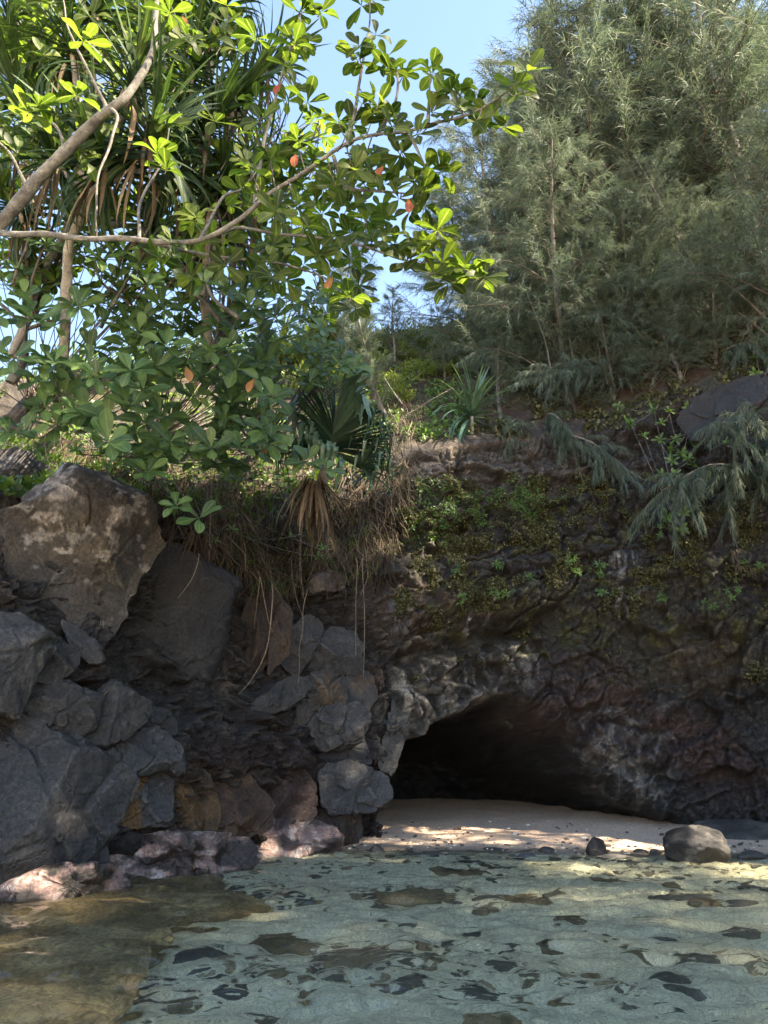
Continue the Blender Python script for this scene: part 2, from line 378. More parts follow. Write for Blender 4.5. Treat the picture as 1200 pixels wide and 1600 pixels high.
paint(620, 930, 60, 80, (.105, .072, .048), .9)
paint(850, 860, 330, 90, (.052, .047, .036), .8)
paint(900, 990, 260, 70, (.062, .058, .032), .85, noise=.8)
paint(1080, 960, 150, 90, (.06, .052, .036), .7)
paint(1100, 1040, 70, 40, (.13, .085, .045), .7, noise=.8)
paint(930, 1040, 60, 30, (.12, .08, .045), .6, 30)
paint(640, 960, 55, 45, (.12, .08, .05), .7)
paint(730, 960, 50, 40, (.10, .065, .045), .6)
paint(900, 1120, 75, 40, (.095, .045, .034), .9, 20)
paint(1040, 1150, 150, 40, (.105, .05, .036), .9, 28)
paint(1130, 1220, 90, 40, (.085, .045, .035), .8, 30)
paint(880, 1040, 90, 40, (.06, .04, .045), .7)
paint(960, 1180, 150, 60, (.05, .05, .055), .5, 40)
paint(1100, 1270, 130, 50, (.045, .047, .052), .7)
paint(400, 1230, 130, 90, (.07, .038, .03), .9)
paint(470, 1150, 80, 60, (.06, .04, .035), .7)
paint(390, 1000, 60, 70, (.055, .036, .026), .8)
paint(300, 1260, 110, 60, (.105, .068, .036), .9)
paint(640, 1120, 55, 75, (.075, .073, .07), .8)
paint(560, 1090, 30, 60, (.12, .07, .04), .6)
C = lerp(C, np.array((.030, .029, .031)), np.clip(cave * 2.2 - .1, 0, .9)[..., None])  # blackish inner rock; the cave's darkness is put into its colour too
C = C * .72; C = lerp(C, C.mean(-1, keepdims=True) * np.array([.98, .99, 1.04]), .3 * (1 - ishill)[..., None])
pale_ridge = sstep(.42, .62, ridged(Qs * 2.4 + .15 * fbm(BASE * 7, 3, 3)[..., None], 3, 301)) * sstep(560, 620, bpx) * sstep(1130, 1000, bpx) * sstep(960, 1020, bpy_) * sstep(-.3, .3, fbm(BASE * 1.3, 3, 305))  # pale lines along noise ridges around the mouth
C = lerp(C, np.array((.16, .152, .14)), (pale_ridge * .8 * (1 - np.clip(cave * 3, 0, 1)))[..., None])
# pale runoff streaks
def streak(cx_, cy_, rx, ry, colr, amt, f=16., seed=0, ang=0.):
    global C
    a = R(ang); dx = bpx - cx_; dy = bpy_ - cy_
    u = dx * math.cos(a) + dy * math.sin(a); q = -dx * math.sin(a) + dy * math.cos(a)
    m = sstep(1.2, .5, np.hypot(u / rx, q / ry))
    s_ = fbm(np.stack([(BASE[..., 0] - BASE[..., 1] * .6) * f + 1.2 * fbm(BASE * 3, 2, 7), BASE[..., 2] * f * .10, 0 * dx], -1), 3, 141 + seed)
    m = m * sstep(.02, .38, s_) * amt * sstep(-.5, .2, fbm(BASE * 6, 3, 151 + seed))
    C = lerp(C, np.array(colr), np.clip(m, 0, 1)[..., None])
streak(732, 955, 45, 38, (.34, .33, .33), .9, 14, 1)
streak(975, 905, 30, 60, (.26, .26, .27), .9, 14, 2)
streak(690, 985, 60, 40, (.22, .22, .21), .7, 14, 3)
streak(630, 1125, 58, 100, (.27, .26, .23), 1.0, 13, 4)
streak(700, 1080, 80, 40, (.22, .21, .19), .9, 13, 14)
streak(790, 1040, 90, 45, (.18, .175, .165), .8, 13, 5)
streak(620, 960, 24, 40, (.20, .21, .24), .6, 14, 6)
streak(480, 1110, 60, 50, (.16, .155, .15), .7, 16, 8)
streak(985, 1200, 60, 80, (.17, .165, .155), .8, 12, 9, -25)
streak(760, 725, 160, 40, (.19, .17, .15), .5, 10, 10)
# speckled moss ground colour on the damp band
mm = sstep(740, 800, bpy_) * sstep(1080, 980, bpy_) * sstep(600, 680, bpx) * sstep(.12, .42, fbm(BASE * 5, 5, 161)) * (1 - ishill)
C = lerp(C, np.array((.075, .078, .03)), (mm * .75)[..., None])
# hill: red-brown soil and dry litter
soil = np.array((.075, .05, .036)) * (1 + .4 * fbm(BASE * 1.5, 4, 171)[..., None])
lit = sstep(.0, .3, fbm(BASE * .8, 3, 181))[..., None]
soil = lerp(soil, np.array((.07, .075, .035)), lit * .6)
C = lerp(C, soil, (ishill * sstep(0, 8, np.arange(NRT)[:, None] - NR1))[..., None])
wetz = sstep(.75, .05, POS[..., 2] + .25 * fbm(BASE * 1.8, 3, 191))
damp = np.clip(.9 * wetz + .55 * sstep(1000, 1100, bpy_) * sstep(.0, .3, fbm(BASE * 1.3, 3, 195)) + .35 * cur, 0, 1) * (1 - ishill)
C = C * (1 - .25 * wetz[..., None])
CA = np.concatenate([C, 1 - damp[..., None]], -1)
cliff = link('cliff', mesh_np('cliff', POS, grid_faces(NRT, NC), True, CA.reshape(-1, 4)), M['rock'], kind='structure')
tag(cliff, 'dark basalt cliff around a cave with a steep brown hillside above')
# lookup: pixel -> nearest visible point of the sheet
FPX_, FPY_ = to_px(POS)
_dep = POS[..., 1]
_sub = (slice(None, None, 2), slice(None, None, 2))
LPX, LPY, LP, LN, LH = FPX_[_sub].ravel(), FPY_[_sub].ravel(), POS[_sub].reshape(-1, 3), NV[_sub].reshape(-1, 3), ishill[_sub].ravel()
def wall_at(px, py, hill=None):
    d = (LPX - px) ** 2 + (LPY - py) ** 2
    if hill is not None: d = d + 1e6 * (LH != hill)
    best = d.min(); c = np.where(d < best + 80)[0]
    i = c[np.argmin(LP[c, 1])]
    return LP[i].copy(), LN[i].copy()

# ------------------------------------------------------------------ sand: beach and sea bed in one sheet
def shore_y(x): return 12.75 - .16 * x - .03 * np.maximum(x - 3, 0) ** 2
def sand_z(x, y):
    d = y - shore_y(x)
    z = np.where(d > 0, .085 * d - .004 * d * d, .075 * d)
    z = np.maximum(z, -.42 + .03 * np.sin(y * .6 + x * .4))
    z = np.maximum(z, np.minimum(-.16 * (y + 2.6), 2.4 - .06 * (y + 2.6)))          # unseen beach added behind the camera to bounce warm sunlight
    return z
xs = np.concatenate([np.linspace(-40, -5, 20), np.linspace(-4.9, 9, 270), np.linspace(9.5, 40, 20)])
ys = np.concatenate([np.linspace(-60, 1.5, 40), np.linspace(1.6, 23.5, 320)])
X, Y = np.meshgrid(xs, ys); Z = sand_z(X, Y)
S3 = np.stack([X, Y, 0 * X], -1)
dsh = Y - shore_y(X)
Z = Z + .025 * fbm(S3 * .9, 3, 201) + sstep(0.2, 1.5, dsh) * (.018 * fbm(S3 * 3.5, 4, 211) + .03 * fbm(S3 * 1.2, 2, 215)) + sstep(0, -1.5, dsh) * (.03 * fbm(S3 * np.array([1.2, 2.4, 1]), 3, 221))
cs = np.empty(X.shape + (3,)); cs[:] = (.80, .58, .425)
cs = cs * (1 + .12 * fbm(S3 * 1.3, 3, 231)[..., None])
wetb = sstep(.8, .15, dsh + .15 * fbm(S3 * 1.4, 3, 241)) * sstep(-4, -2, Y)
und = sstep(.05, -.5, dsh) * sstep(-4, -2, Y)
cs = lerp(cs, np.array((.30, .22, .155)), (wetb * .9)[..., None])
cs = lerp(cs, np.array((.84, .80, .61)), und[..., None])
dk = sstep(.12, .5, fbm(S3 * np.array([.8, 1.3, 1]), 5, 251)) * und
cs = lerp(cs, np.array((.40, .38, .27)), (dk * .3)[..., None])
ca = np.concatenate([cs, (1 - .8 * wetb * (1 - und))[..., None]], -1)
def sand_mat():
    m, nt, N, L, out = new_mat('coral_sand')
    geo = N.new('ShaderNodeNewGeometry'); pos = geo.outputs['Position']
    at = N.new('ShaderNodeAttribute'); at.attribute_name = 'Col'
    n1 = noise_node(nt, pos, 5, 5, .6); n2 = noise_node(nt, pos, 75, 3, .7); n3 = noise_node(nt, pos, 22, 4, .65)
    c = mixc(nt, 'MULTIPLY', 1, at.outputs['Color'], ramp_node(nt, n2, [(.34, (.5, .48, .46)), (.5, (1, 1, 1)), (.64, (1.4, 1.38, 1.35))]))
    c = mixc(nt, 'MULTIPLY', 1, c, ramp_node(nt, n3, [(.32, (.68, .67, .66)), (.68, (1.2, 1.2, 1.2))]))
    sp = ramp_node(nt, noise_node(nt, pos, 30, 2, .6), [(.62, (0, 0, 0)), (.66, (1, 1, 1))])
    c = mixc(nt, 'MIX', math_node(nt, 'MULTIPLY', sp, .6), c, (.80, .75, .68))
    dkp = ramp_node(nt, noise_node(nt, pos, 24, 2, .6), [(.30, (1, 1, 1)), (.34, (0, 0, 0))])
    c = mixc(nt, 'MIX', math_node(nt, 'MULTIPLY', dkp, .45), c, (.22, .16, .12))
    p = N.new('ShaderNodeBsdfPrincipled'); L.new(c, p.inputs[0])
    wet = math_node(nt, 'SUBTRACT', 1.0, at.outputs['Alpha'])
    L.new(math_node(nt, 'SUBTRACT', .92, math_node(nt, 'MULTIPLY', wet, .5)), p.inputs['Roughness'])
    h = math_node(nt, 'ADD', n2, math_node(nt, 'MULTIPLY', n3, 1.5)); h = math_node(nt, 'ADD', h, math_node(nt, 'MULTIPLY', n1, 2))
    b = N.new('ShaderNodeBump'); b.inputs['Strength'].default_value = .7; b.inputs['Distance'].default_value = .03
    L.new(h, b.inputs['Height']); L.new(b.outputs[0], p.inputs['Normal']); L.new(p.outputs[0], out.inputs[0]); return m
M['sand'] = sand_mat()
beach = link('sand', mesh_np('sand', np.stack([X, Y, Z], -1), grid_faces(len(ys), len(xs)), True, ca.reshape(-1, 4)), M['sand'], kind='structure')
tag(beach, 'pale coral sand beach running under the clear shallow water')
def ground_z(x, y): return float(sand_z(np.array(x), np.array(y)))

# ------------------------------------------------------------------ water
def water_mat():
    m, nt, N, L, out = new_mat('clear_sea_water')
    geo = N.new('ShaderNodeNewGeometry'); pos = geo.outputs['Position']
    p = N.new('ShaderNodeBsdfPrincipled'); p.inputs['Base Color'].default_value = (.95, .99, .875, 1)
    p.inputs['Roughness'].default_value = .012; p.inputs['IOR'].default_value = 1.333; p.inputs['Transmission Weight'].default_value = 1.0
    mp = N.new('ShaderNodeMapping'); L.new(pos, mp.inputs[0]); mp.inputs['Scale'].default_value = (1, 1.5, 1)
    h = noise_node(nt, mp.outputs[0], 13, 3, .5, .6)
    b = N.new('ShaderNodeBump'); b.inputs['Strength'].default_value = .18; b.inputs['Distance'].default_value = .01
    L.new(h, b.inputs['Height']); L.new(b.outputs[0], p.inputs['Normal']); L.new(p.outputs[0], out.inputs[0]); return m
M['water'] = water_mat()
xs = np.concatenate([np.linspace(-40, -5, 20), np.linspace(-4.9, 8.5, 290), np.linspace(9, 40, 20)])
ys = np.concatenate([np.linspace(-40, 2.2, 24), np.linspace(2.3, 14.5, 320)])
X, Y = np.meshgrid(xs, ys); W3 = np.stack([X, Y, 0 * X], -1)
wq = W3 * np.array([1.0, 1.45, 1]) + .25 * np.stack([vnoise(W3 * 1.1, 301), vnoise(W3 * 1.1, 302), 0 * X], -1)
hw = .024 * fbm(wq * 1.5, 2, 303) + .036 * fbm(wq * 3.8, 2, 305) + .014 * vnoise(wq * 8.5, 309)
calm = .7 + .5 * sstep(13.2, 10.5, Y)
link('water', mesh_np('water', np.stack([X, Y, hw * calm], -1), grid_faces(len(ys), len(xs)), True), M['water'], kind='structure')

# ------------------------------------------------------------------ boulders traced on the wall
def round_poly(P, it=2):
    P = np.asarray(P, float)
    for _ in range(it):
        Qn = np.roll(P, -1, 0); P = np.stack([.86 * P + .14 * Qn, .14 * P + .86 * Qn], 1).reshape(-1, 2)
    return P
def boulder(name, poly, label, cat='boulder', group=None, col=(.055, .052, .05), col2=None, thick=.35, lift=.10, nrm=None, up=.12, seed=1, flat=3.0, cuts=4, rough=1.0,
            wetline=.25, lichen=0.0, point=None, na=104, nr=26, pink=0.0, rust=0.0, mat='boulder', colfn=None, grow=1.13):
    poly = np.asarray(poly, float); c0 = poly.mean(0)
    if point is None:
        wp, wn_ = wall_at(*c0)
    else: wp, wn_ = np.asarray(point, float), np.array([0, -1.0, 0])
    view = norm(rays(*c0))
    if nrm is None: nrm = norm(norm(wn_ * np.array([1, 1, .3])) * .55 - view * .65 + np.array([0, 0, up]))
    nrm = norm(nrm)
    wp = wp - view * lift
    poly = c0 + (poly - c0) * grow; b = round_poly(poly)
    r = rays(b[:, 0], b[:, 1]); o = np.array([0, 0, CAMZ])
    t = ((wp - o) @ nrm) / (r @ nrm); B = o + r * t[:, None]
    ctr = B.mean(0)
    ex = norm(np.cross(np.array([0, 0, 1.0]) if abs(nrm[2]) < .9 else np.array([0, 1.0, 0]), nrm)); ey = np.cross(nrm, ex)
    uv = np.stack([(B - ctr) @ ex, (B - ctr) @ ey], -1)
    # resample the outline evenly by arc length
    L_ = np.concatenate([[0], np.cumsum(np.linalg.norm(np.diff(np.vstack([uv, uv[:1]]), axis=0), axis=1))]); UV = np.vstack([uv, uv[:1]])
    sa = np.linspace(0, L_[-1], na, endpoint=False); uv = np.stack([np.interp(sa, L_, UV[:, 0]), np.interp(sa, L_, UV[:, 1])], -1)
    size = math.sqrt(abs(np.sum(uv[:, 0] * np.roll(uv[:, 1], -1) - uv[:, 1] * np.roll(uv[:, 0], -1)) / 2))
    T = thick * size
    rr = np.concatenate([np.linspace(0.001, .8, int(nr * .5)), np.linspace(.82, 1.0, nr - int(nr * .5)), np.full(8, 1.0)])
    hh = np.concatenate([T * (1 - np.minimum(rr[:nr], 1) ** flat) ** .5, -np.linspace(.12, 1.1, 8) * T])
    shrink = np.concatenate([np.ones(nr), 1 - .35 * np.linspace(.1, 1, 8) ** 2])
    u = uv[None, :, 0] * (rr * shrink)[:, None]; q = uv[None, :, 1] * (rr * shrink)[:, None]; h = np.repeat(hh[:, None], na, 1)
    rs = np.random.default_rng(seed); jag = 1 + .05 * rough * fbm(np.stack([uv[:, 0] * 3 / size, uv[:, 1] * 3 / size, 0 * uv[:, 0] + seed], -1), 4, seed); u = u * jag[None]; q = q * jag[None]
    for _ in range(cuts):                                # broken planes
        a = rs.uniform(0, 2 * math.pi); g = rs.uniform(.25, .8); d = T * rs.uniform(.65, .95)
        pl = d - g * (u * math.cos(a) + q * math.sin(a) - size * rs.uniform(-.05, .22))
        h = np.where(h > 0, np.minimum(h, np.maximum(pl, .1 * T)), h)
    V = ctr + u[..., None] * ex + q[..., None] * ey + h[..., None] * nrm
    d1 = norm(V - (ctr - nrm * T * .4))
    sc = 1.0 / max(size, .15)
    disp = .055 * fbm(V * sc * 1.6, 4, seed) + .05 * facets(V + .04 * size * fbm(V * sc * 4, 3, 4)[..., None], sc * 1.5, seed + 3, .6) + .032 * facets(V + .03 * size * fbm(V * sc * 5, 2, 6)[..., None], sc * 3.6, seed + 9, .8) + .022 * fbm(V * sc * 9, 4, seed + 5)
    V = V + d1 * (disp * size * rough)[..., None]
    cc = np.empty(V.shape); cc[:] = np.array(col) * .8
    cc = cc * (1 + .3 * fbm(V * 2.2, 4, seed + 31)[..., None])
    if col2 is not None:
        cc = lerp(cc, np.array(col2), (sstep(-.05, .3, fbm(V * 1.8, 4, seed + 41)))[..., None])
    if rust: cc = lerp(cc, np.array((.13, .075, .03)), (rust * sstep(.0, .3, fbm(V * 3.0, 5, seed + 51)))[..., None])
    if lichen:
        lm = sstep(.10, .2, fbm(V * 2.3, 5, seed + 61, .6)) * sstep(-.15, .1, fbm(V * 11, 4, seed + 63))
        sp = sstep(.46, .52, fbm(V * 9, 2, seed + 66)) * sstep(-.15, .2, fbm(V * 1.5, 2, seed + 68))
        cc = lerp(cc, np.array((.27, .245, .225)), (np.clip(lm * .75 + sp, 0, 1) * lichen)[..., None])
    if pink:
        pm = sstep(-.12, .16, fbm(V * np.array([4., 4., 7.]), 5, seed + 71)) * sstep(.65, .2, V[..., 2])
        cc = lerp(cc, np.array((.30, .20, .175)), (pm * pink)[..., None])
        wm = sstep(.12, .25, fbm(V * 8, 5, seed + 73)); cc = lerp(cc, np.array((.52, .46, .42)), (wm * pm * pink * .7)[..., None])
    if colfn is not None: cc = colfn(cc, V)
    wt = sstep(wetline + .35, wetline, V[..., 2] + .12 * fbm(V * 3, 3, 5)) * .85
    cc = cc * (1 - .2 * wt[..., None])
    A = np.concatenate([cc, (1 - wt)[..., None]], -1)
    cap = V[-1].mean(0); Vf = np.vstack([V.reshape(-1, 3), cap[None]]); Af = np.vstack([A.reshape(-1, 4), A[-1, 0][None]])
    F = grid_faces(len(rr), na, True); nV = len(Vf) - 1; j = np.arange(na)
    capf = np.stack([(len(rr) - 1) * na + j, (len(rr) - 1) * na + (j + 1) % na, np.full(na, nV), np.full(na, nV)], -1)
    me = mesh_np(name, Vf, F, True, Af)
    return link(name, me, M[mat], None, label, cat, group)

GREY = (.047, .045, .044); BLK = (.037, .036, .037)
boulder('boulder', [(-45, 600), (50, 608), (82, 650), (78, 700), (40, 716), (-45, 714)], 'dark brown boulder half hidden under the leafy bank, highest of the boulder pile', col=(.062, .05, .038), seed=4, thick=.3)
boulder('boulder', [(-45, 708), (40, 708), (72, 737), (67, 755), (37, 785), (-45, 822)], 'smooth dark boulder wedged above the lichen covered slab', col=(.056, .05, .046), seed=8, lift=.2, thick=.3)
boulder('slab', [(-60, 858), (-20, 835), (23, 803), (72, 763), (110, 745), (147, 757), (187, 777), (213, 787), (233, 827), (248, 853), (233, 880), (213, 920), (198, 948), (197, 963), (173, 987), (152, 1006), (115, 983), (110, 967), (67, 963), (-60, 948)],
        'big brown tilted slab with pale lichen patches', 'boulder', col=(.084, .07, .056), col2=(.062, .056, .05), lichen=1.0, thick=.22, flat=6, cuts=3, seed=21, na=220, nr=70, rough=.8, lift=.28)
boulder('slab', [(257, 860), (287, 867), (320, 887), (362, 913), (349, 953), (345, 1000), (335, 1033), (315, 1064), (267, 1057), (233, 1033), (200, 1020), (173, 993), (190, 965), (210, 920), (235, 885)],
        'smooth charcoal slab with diagonal cracks right of the lichen slab', 'boulder', col=BLK, thick=.22, flat=7, cuts=2, seed=33, na=180, nr=60, rough=.6, lift=.18, up=.02)
PILE = 'boulders stacked at the left side of the cove'
for args in [
    ([(-45, 966), (27, 970), (48, 988), (72, 1000), (73, 1018), (60, 1040), (45, 1063), (33, 1100), (-45, 1110)], 'rounded grey boulder with a pale top just below the lichen slab', dict(col=(.056, .054, .053), seed=41, thick=.34, lift=.2)),
    ([(75, 1012), (105, 1010), (118, 1025), (118, 1040), (100, 1055), (75, 1063), (55, 1058), (65, 1035)], 'small angular dark boulder below the middle of the lichen slab', dict(col=GREY, seed=42)),
    ([(100, 975), (128, 985), (150, 1005), (160, 1030), (140, 1035), (115, 1010)], 'narrow broken rock under the lower tip of the lichen slab', dict(col=(.06, .058, .06), seed=43)),
    ([(47, 1064), (95, 1072), (125, 1085), (148, 1093), (143, 1125), (120, 1147), (82, 1137), (50, 1122), (34, 1110)], 'long grey boulder sloping right below the small angular one', dict(col=GREY, seed=45, thick=.32)),
    ([(155, 1090), (173, 1072), (200, 1085), (228, 1102), (220, 1125), (195, 1147), (170, 1160), (125, 1150), (145, 1125)], 'blocky grey boulder with a yellow leaf stalk on it', dict(col=GREY, seed=46, thick=.3, lift=.15)),
    ([(230, 1105), (255, 1112), (271, 1132), (270, 1145), (225, 1152), (197, 1149), (220, 1128)], 'wedge shaped boulder right of the blocky one', dict(col=GREY, seed=47)),
    ([(47, 1124), (80, 1140), (138, 1162), (120, 1177), (100, 1182), (75, 1167), (32, 1146)], 'thin slanting rock between two long boulders', dict(col=GREY, seed=48)),
    ([(140, 1165), (162, 1157), (185, 1180), (188, 1200), (180, 1220), (160, 1207), (125, 1175)], 'triangular grey boulder above the giant smooth boulder', dict(col=GREY, seed=49)),
    ([(175, 1162), (215, 1150), (250, 1150), (270, 1165), (274, 1190), (265, 1210), (250, 1200), (220, 1210), (192, 1217), (187, 1182)], 'rounded boulder overhanging a dark hollow', dict(col=(.062, .06, .06), seed=50, thick=.42, lift=.25)),
    ([(-45, 1147), (50, 1147), (90, 1165), (160, 1205), (185, 1225), (170, 1260), (150, 1300), (150, 1335), (75, 1365), (-45, 1420)], 'giant smooth grey boulder rising from the water', dict(col=(.056, .054, .053), seed=51, thick=.34, lift=.12, na=200, nr=60, rough=.7, flat=4, cuts=3)),
    ([(180, 1225), (210, 1215), (252, 1205), (262, 1240), (260, 1280), (200, 1290), (155, 1315), (165, 1270)], 'grey boulder with a rusty brown flank', dict(col=(.058, .057, .058), seed=52, rust=.9, lift=.2)),
    ([(265, 1220), (320, 1215), (335, 1260), (330, 1300), (280, 1305), (255, 1285)], 'ochre brown boulder with rusty stains', dict(col=(.095, .062, .035), seed=53, rust=.7)),
    ([(320, 1220), (380, 1215), (415, 1260), (410, 1292), (350, 1312), (330, 1290)], 'dark reddish brown boulder next to the ochre one', dict(col=(.07, .042, .03), seed=54, rust=.4)),
    ([(415, 1215), (455, 1200), (490, 1230), (488, 1275), (450, 1292), (412, 1270)], 'purple brown rock above the pink encrusted knob', dict(col=(.06, .038, .034), seed=55)),
    ([(432, 1105), (481, 1060), (564, 1054), (573, 1090), (566, 1120), (520, 1108), (490, 1128), (462, 1130)], 'broad striped grey rock bulge with an orange stained edge', dict(col=(.066, .062, .06), seed=59, rust=.5, thick=.3, lift=.25, na=150, nr=44, wetline=2.2)),
    ([(485, 1132), (507, 1110), (549, 1108), (566, 1127), (551, 1157), (507, 1167)], 'cracked round knob of rock under the striped bulge', dict(col=(.066, .063, .062), seed=60, thick=.45, lift=.3, rough=1.5)),
    ([(474, 1054), (477, 1030), (515, 989), (552, 1000), (556, 1030), (560, 1052)], 'angular jointed block on top of the striped bulge', dict(col=(.058, .056, .055), seed=62, thick=.35, lift=.2, flat=6)),
    ([(440, 1030), (452, 990), (480, 965), (500, 985), (478, 1028), (466, 1050)], 'slanting dark column of rock beside the jointed block', dict(col=(.048, .046, .046), seed=63, thick=.4)),
    ([(485, 926), (530, 922), (536, 904), (507, 893), (487, 904)], 'pale brown block under the hanging grass', dict(col=(.12, .10, .085), seed=64, thick=.5, lift=.25)),
    ([(376, 1114), (420, 1080), (455, 1060), (482, 1075), (445, 1105), (400, 1122)], 'diagonal dark slab leaning on the striped bulge', dict(col=(.06, .058, .056), seed=65)),
    ([(365, 1060), (372, 985), (395, 935), (430, 930), (440, 985), (410, 1040)], 'dark brown rock fin beside the charcoal slab', dict(col=(.055, .038, .028), seed=66, lift=-.05)),
    ([(420, 1050), (425, 985), (440, 945), (455, 960), (452, 1010)], 'orange streaked narrow rock rib', dict(col=(.062, .046, .036), seed=67, rust=.25)),
    ([(511, 1202), (545, 1190), (571, 1202), (597, 1214), (598, 1242), (575, 1259), (526, 1268), (508, 1255)], 'smooth grey boulder at the left jamb of the cave', dict(col=(.072, .071, .072), seed=68, thick=.36, lift=.3, rough=1.3, wetline=-.4, cuts=6)),
    ([(507, 1270), (549, 1262), (560, 1290), (548, 1335), (511, 1345), (485, 1310)], 'dark wet rock below the smooth grey boulder at the cave', dict(col=(.06, .045, .038), seed=69, lift=.2)),
    ([(500, 1185), (520, 1150), (560, 1150), (575, 1190), (545, 1190)], 'blue black rock between the cracked knob and the cave jamb', dict(col=(.05, .052, .058), seed=70, lift=.1)),
    ([(596, 1185), (606, 1120), (622, 1085), (640, 1100), (634, 1150), (615, 1200)], 'cream streaked rock curtain hanging at the cave mouth', dict(col=(.075, .072, .066), col2=(.20, .19, .165), seed=72, lift=.02, rough=2.2, wetline=2.4)),
    ([(150, 1322), (215, 1308), (250, 1303), (300, 1308), (360, 1313), (384, 1335), (352, 1370), (280, 1384), (215, 1402), (160, 1378)], 'wet ledge crusted pink and cream along the waterline', dict(col=(.06, .045, .04), pink=.95, seed=74, thick=.3, lift=.35, na=180, nr=50, rough=1.5)),
    ([(5, 1420), (25, 1380), (80, 1358), (150, 1354), (184, 1375), (172, 1408), (100, 1420)], 'low arched pink edged rock at the waterline by the giant boulder', dict(col=(.05, .042, .036), pink=.8, seed=75, thick=.3, lift=.4, rough=1.3)),
    ([(388, 1308), (440, 1284), (500, 1294), (520, 1330), (492, 1350), (400, 1358)], 'pink encrusted knob standing in the water', dict(col=(.07, .048, .045), pink=.9, seed=76, thick=.45, lift=.3, rough=1.6)),
]:
    kw = dict(thick=.2, group=None, flat=5, rough=1.0, grow=1.27); kw.update(args[2]); boulder('boulder', args[0], args[1], **kw)
boulder('outcrop', [(1062, 652), (1100, 622), (1160, 600), (1260, 590), (1270, 660), (1215, 695), (1130, 695), (1082, 688)], 'blue grey rock outcrop jutting from the right hillside', 'outcrop', col=(.028, .028, .031), seed=77, thick=.2, lift=.2, flat=7, na=180, nr=60, rough=1.0)

# ------------------------------------------------------------------ loose stones on the beach and in the water
def ico(sub):
    import bmesh
    bm = bmesh.new(); bmesh.ops.create_icosphere(bm, subdivisions=sub, radius=1); bm.verts.ensure_lookup_table()
    V = np.array([v.co[:] for v in bm.verts]); F = np.array([[v.index for v in f.verts] for f in bm.faces]); bm.free(); return V, F
ICO = {k: ico(k) for k in (2, 3, 4, 5)}
def stone_mesh(seed, sub=3, col=(.05, .048, .045), wet=.3, cuts=8, rough=1.0, pale=0., peak=0.):
    V, F = ICO[sub]; V = V.copy(); rs = np.random.default_rng(seed)
    for _ in range(cuts):
        n = norm(rs.normal(size=3)); d = rs.uniform(.62, .92); e = V @ n; V = V - np.maximum(e - d, 0)[:, None] * n * .85
    if peak: zz = np.clip(V[:, 2:3] * .5 + .5, 0, 1); V = np.concatenate([V[:, :2] * (1.15 - peak * zz), V[:, 2:]], 1)
    V = V * (1 + rough * (.16 * fbm(V * 1.4 + seed, 3, seed) + .05 * fbm(V * 5 + seed, 3, seed)))[:, None]
    c = np.empty(V.shape); c[:] = col; c = c * (1 + .35 * fbm(V * 2 + seed, 4, seed + 1)[:, None])
    if pale: c = lerp(c, np.array((.28, .26, .24)), (pale * sstep(.15, .35, fbm(V * 3 + seed, 5, seed + 4)))[:, None])
    return mesh_np('stone', V, F, True, np.concatenate([c, np.full((len(V), 1), 1 - wet)], -1))
def stone(px, py, wpx, hpx, label, z=None, seed=1, depth=1.0, tilt=0., **kw):
    """px, py = middle of the stone's foot"""
    z0 = 0.0 if z is None else z; p = at_z(px, py, z0)
    for _ in range(6):
        if z is None: z0 = max(-.03, ground_z(p[0], p[1])); p = at_z(px, py, z0)
    d = p[1] * CP + (z0 - CAMZ) * SP; w = wpx / FPX * d; h = hpx / FPX * d
    o = link('stone', stone_mesh(seed, **kw), M['stone'], None, label, 'stone')
    o.scale = (w / 2 * 1.05, w / 2 * depth, h * .80); o.location = (p[0], p[1] + w / 2 * depth * .6, z0 + h * .28); o.rotation_euler = (0, R(tilt), R(seed * 37 % 50 - 25)); return o
stone(1098, 1353, 118, 52, 'big rounded dark stone standing in the water at the beach end', seed=5, sub=5, depth=.8, pale=.2, col=(.018, .0175, .018), wet=.6)
stone(937, 1338, 50, 26, 'pointed brown stone with a sharp tip at the water edge', seed=12, sub=4, depth=.7, tilt=-14, col=(.05, .04, .034), wet=.5, peak=.65, cuts=12)
stone(965, 1345, 66, 10, 'flat black stone lying in front of the pointed stone', seed=13, depth=.5)
stone(857, 1333, 26, 9, 'small black stone at the water edge left of the pointed stone', seed=14)
stone(775, 1330, 44, 5, 'flat sliver of black rock at the shoreline', seed=15, depth=.5)
stone(588, 1334, 34, 14, 'dark peaked stone in the shallows by the left cliff foot', seed=16, peak=.8)
stone(672, 1340, 90, 6, 'long flat dark rock just breaking the water', seed=17, depth=.35)
stone(1003, 1334, 22, 7, 'small flat stone between the pointed stone and the big rounded one', seed=18)
stone(1024, 1338, 18, 10, 'little dark stone touching the shoreline beside the big rounded one', seed=19)
stone(990, 1310, 44, 10, 'flat dark stone lying dry on the sand', seed=20, depth=.5)
stone(1176, 1343, 44, 12, 'low dark stone in the water right of the big rounded one', seed=21, depth=.7)
stone(1165, 1322, 150, 36, 'large black slab of rock behind the big rounded stone', seed=22, sub=4, depth=.6, cuts=18, rough=1.6)
stone(765, 1314, 9, 5, 'tiny black pebble alone on the middle of the sand', seed=23, sub=2)
stone(600, 1285, 14, 6, 'small dark pebble on the sand by the left cave wall', seed=24, sub=2)
for k, (px, py, s_) in enumerate([(655, 1308, 9), (668, 1305, 7), (853, 1311, 8), (862, 1318, 7), (880, 1316, 9), (694, 1318, 6), (740, 1296, 5), (905, 1296, 5), (1015, 1330, 8), (820, 1322, 6), (925, 1305, 5), (630, 1318, 6)]):
    o = stone(px, py, s_, s_ * .5, 'tiny dark pebble scattered on the pale sand', seed=60 + k % 4, sub=2); o.name = 'pebble'; o['group'] = 'pebbles on the sand'; o['category'] = 'pebble'
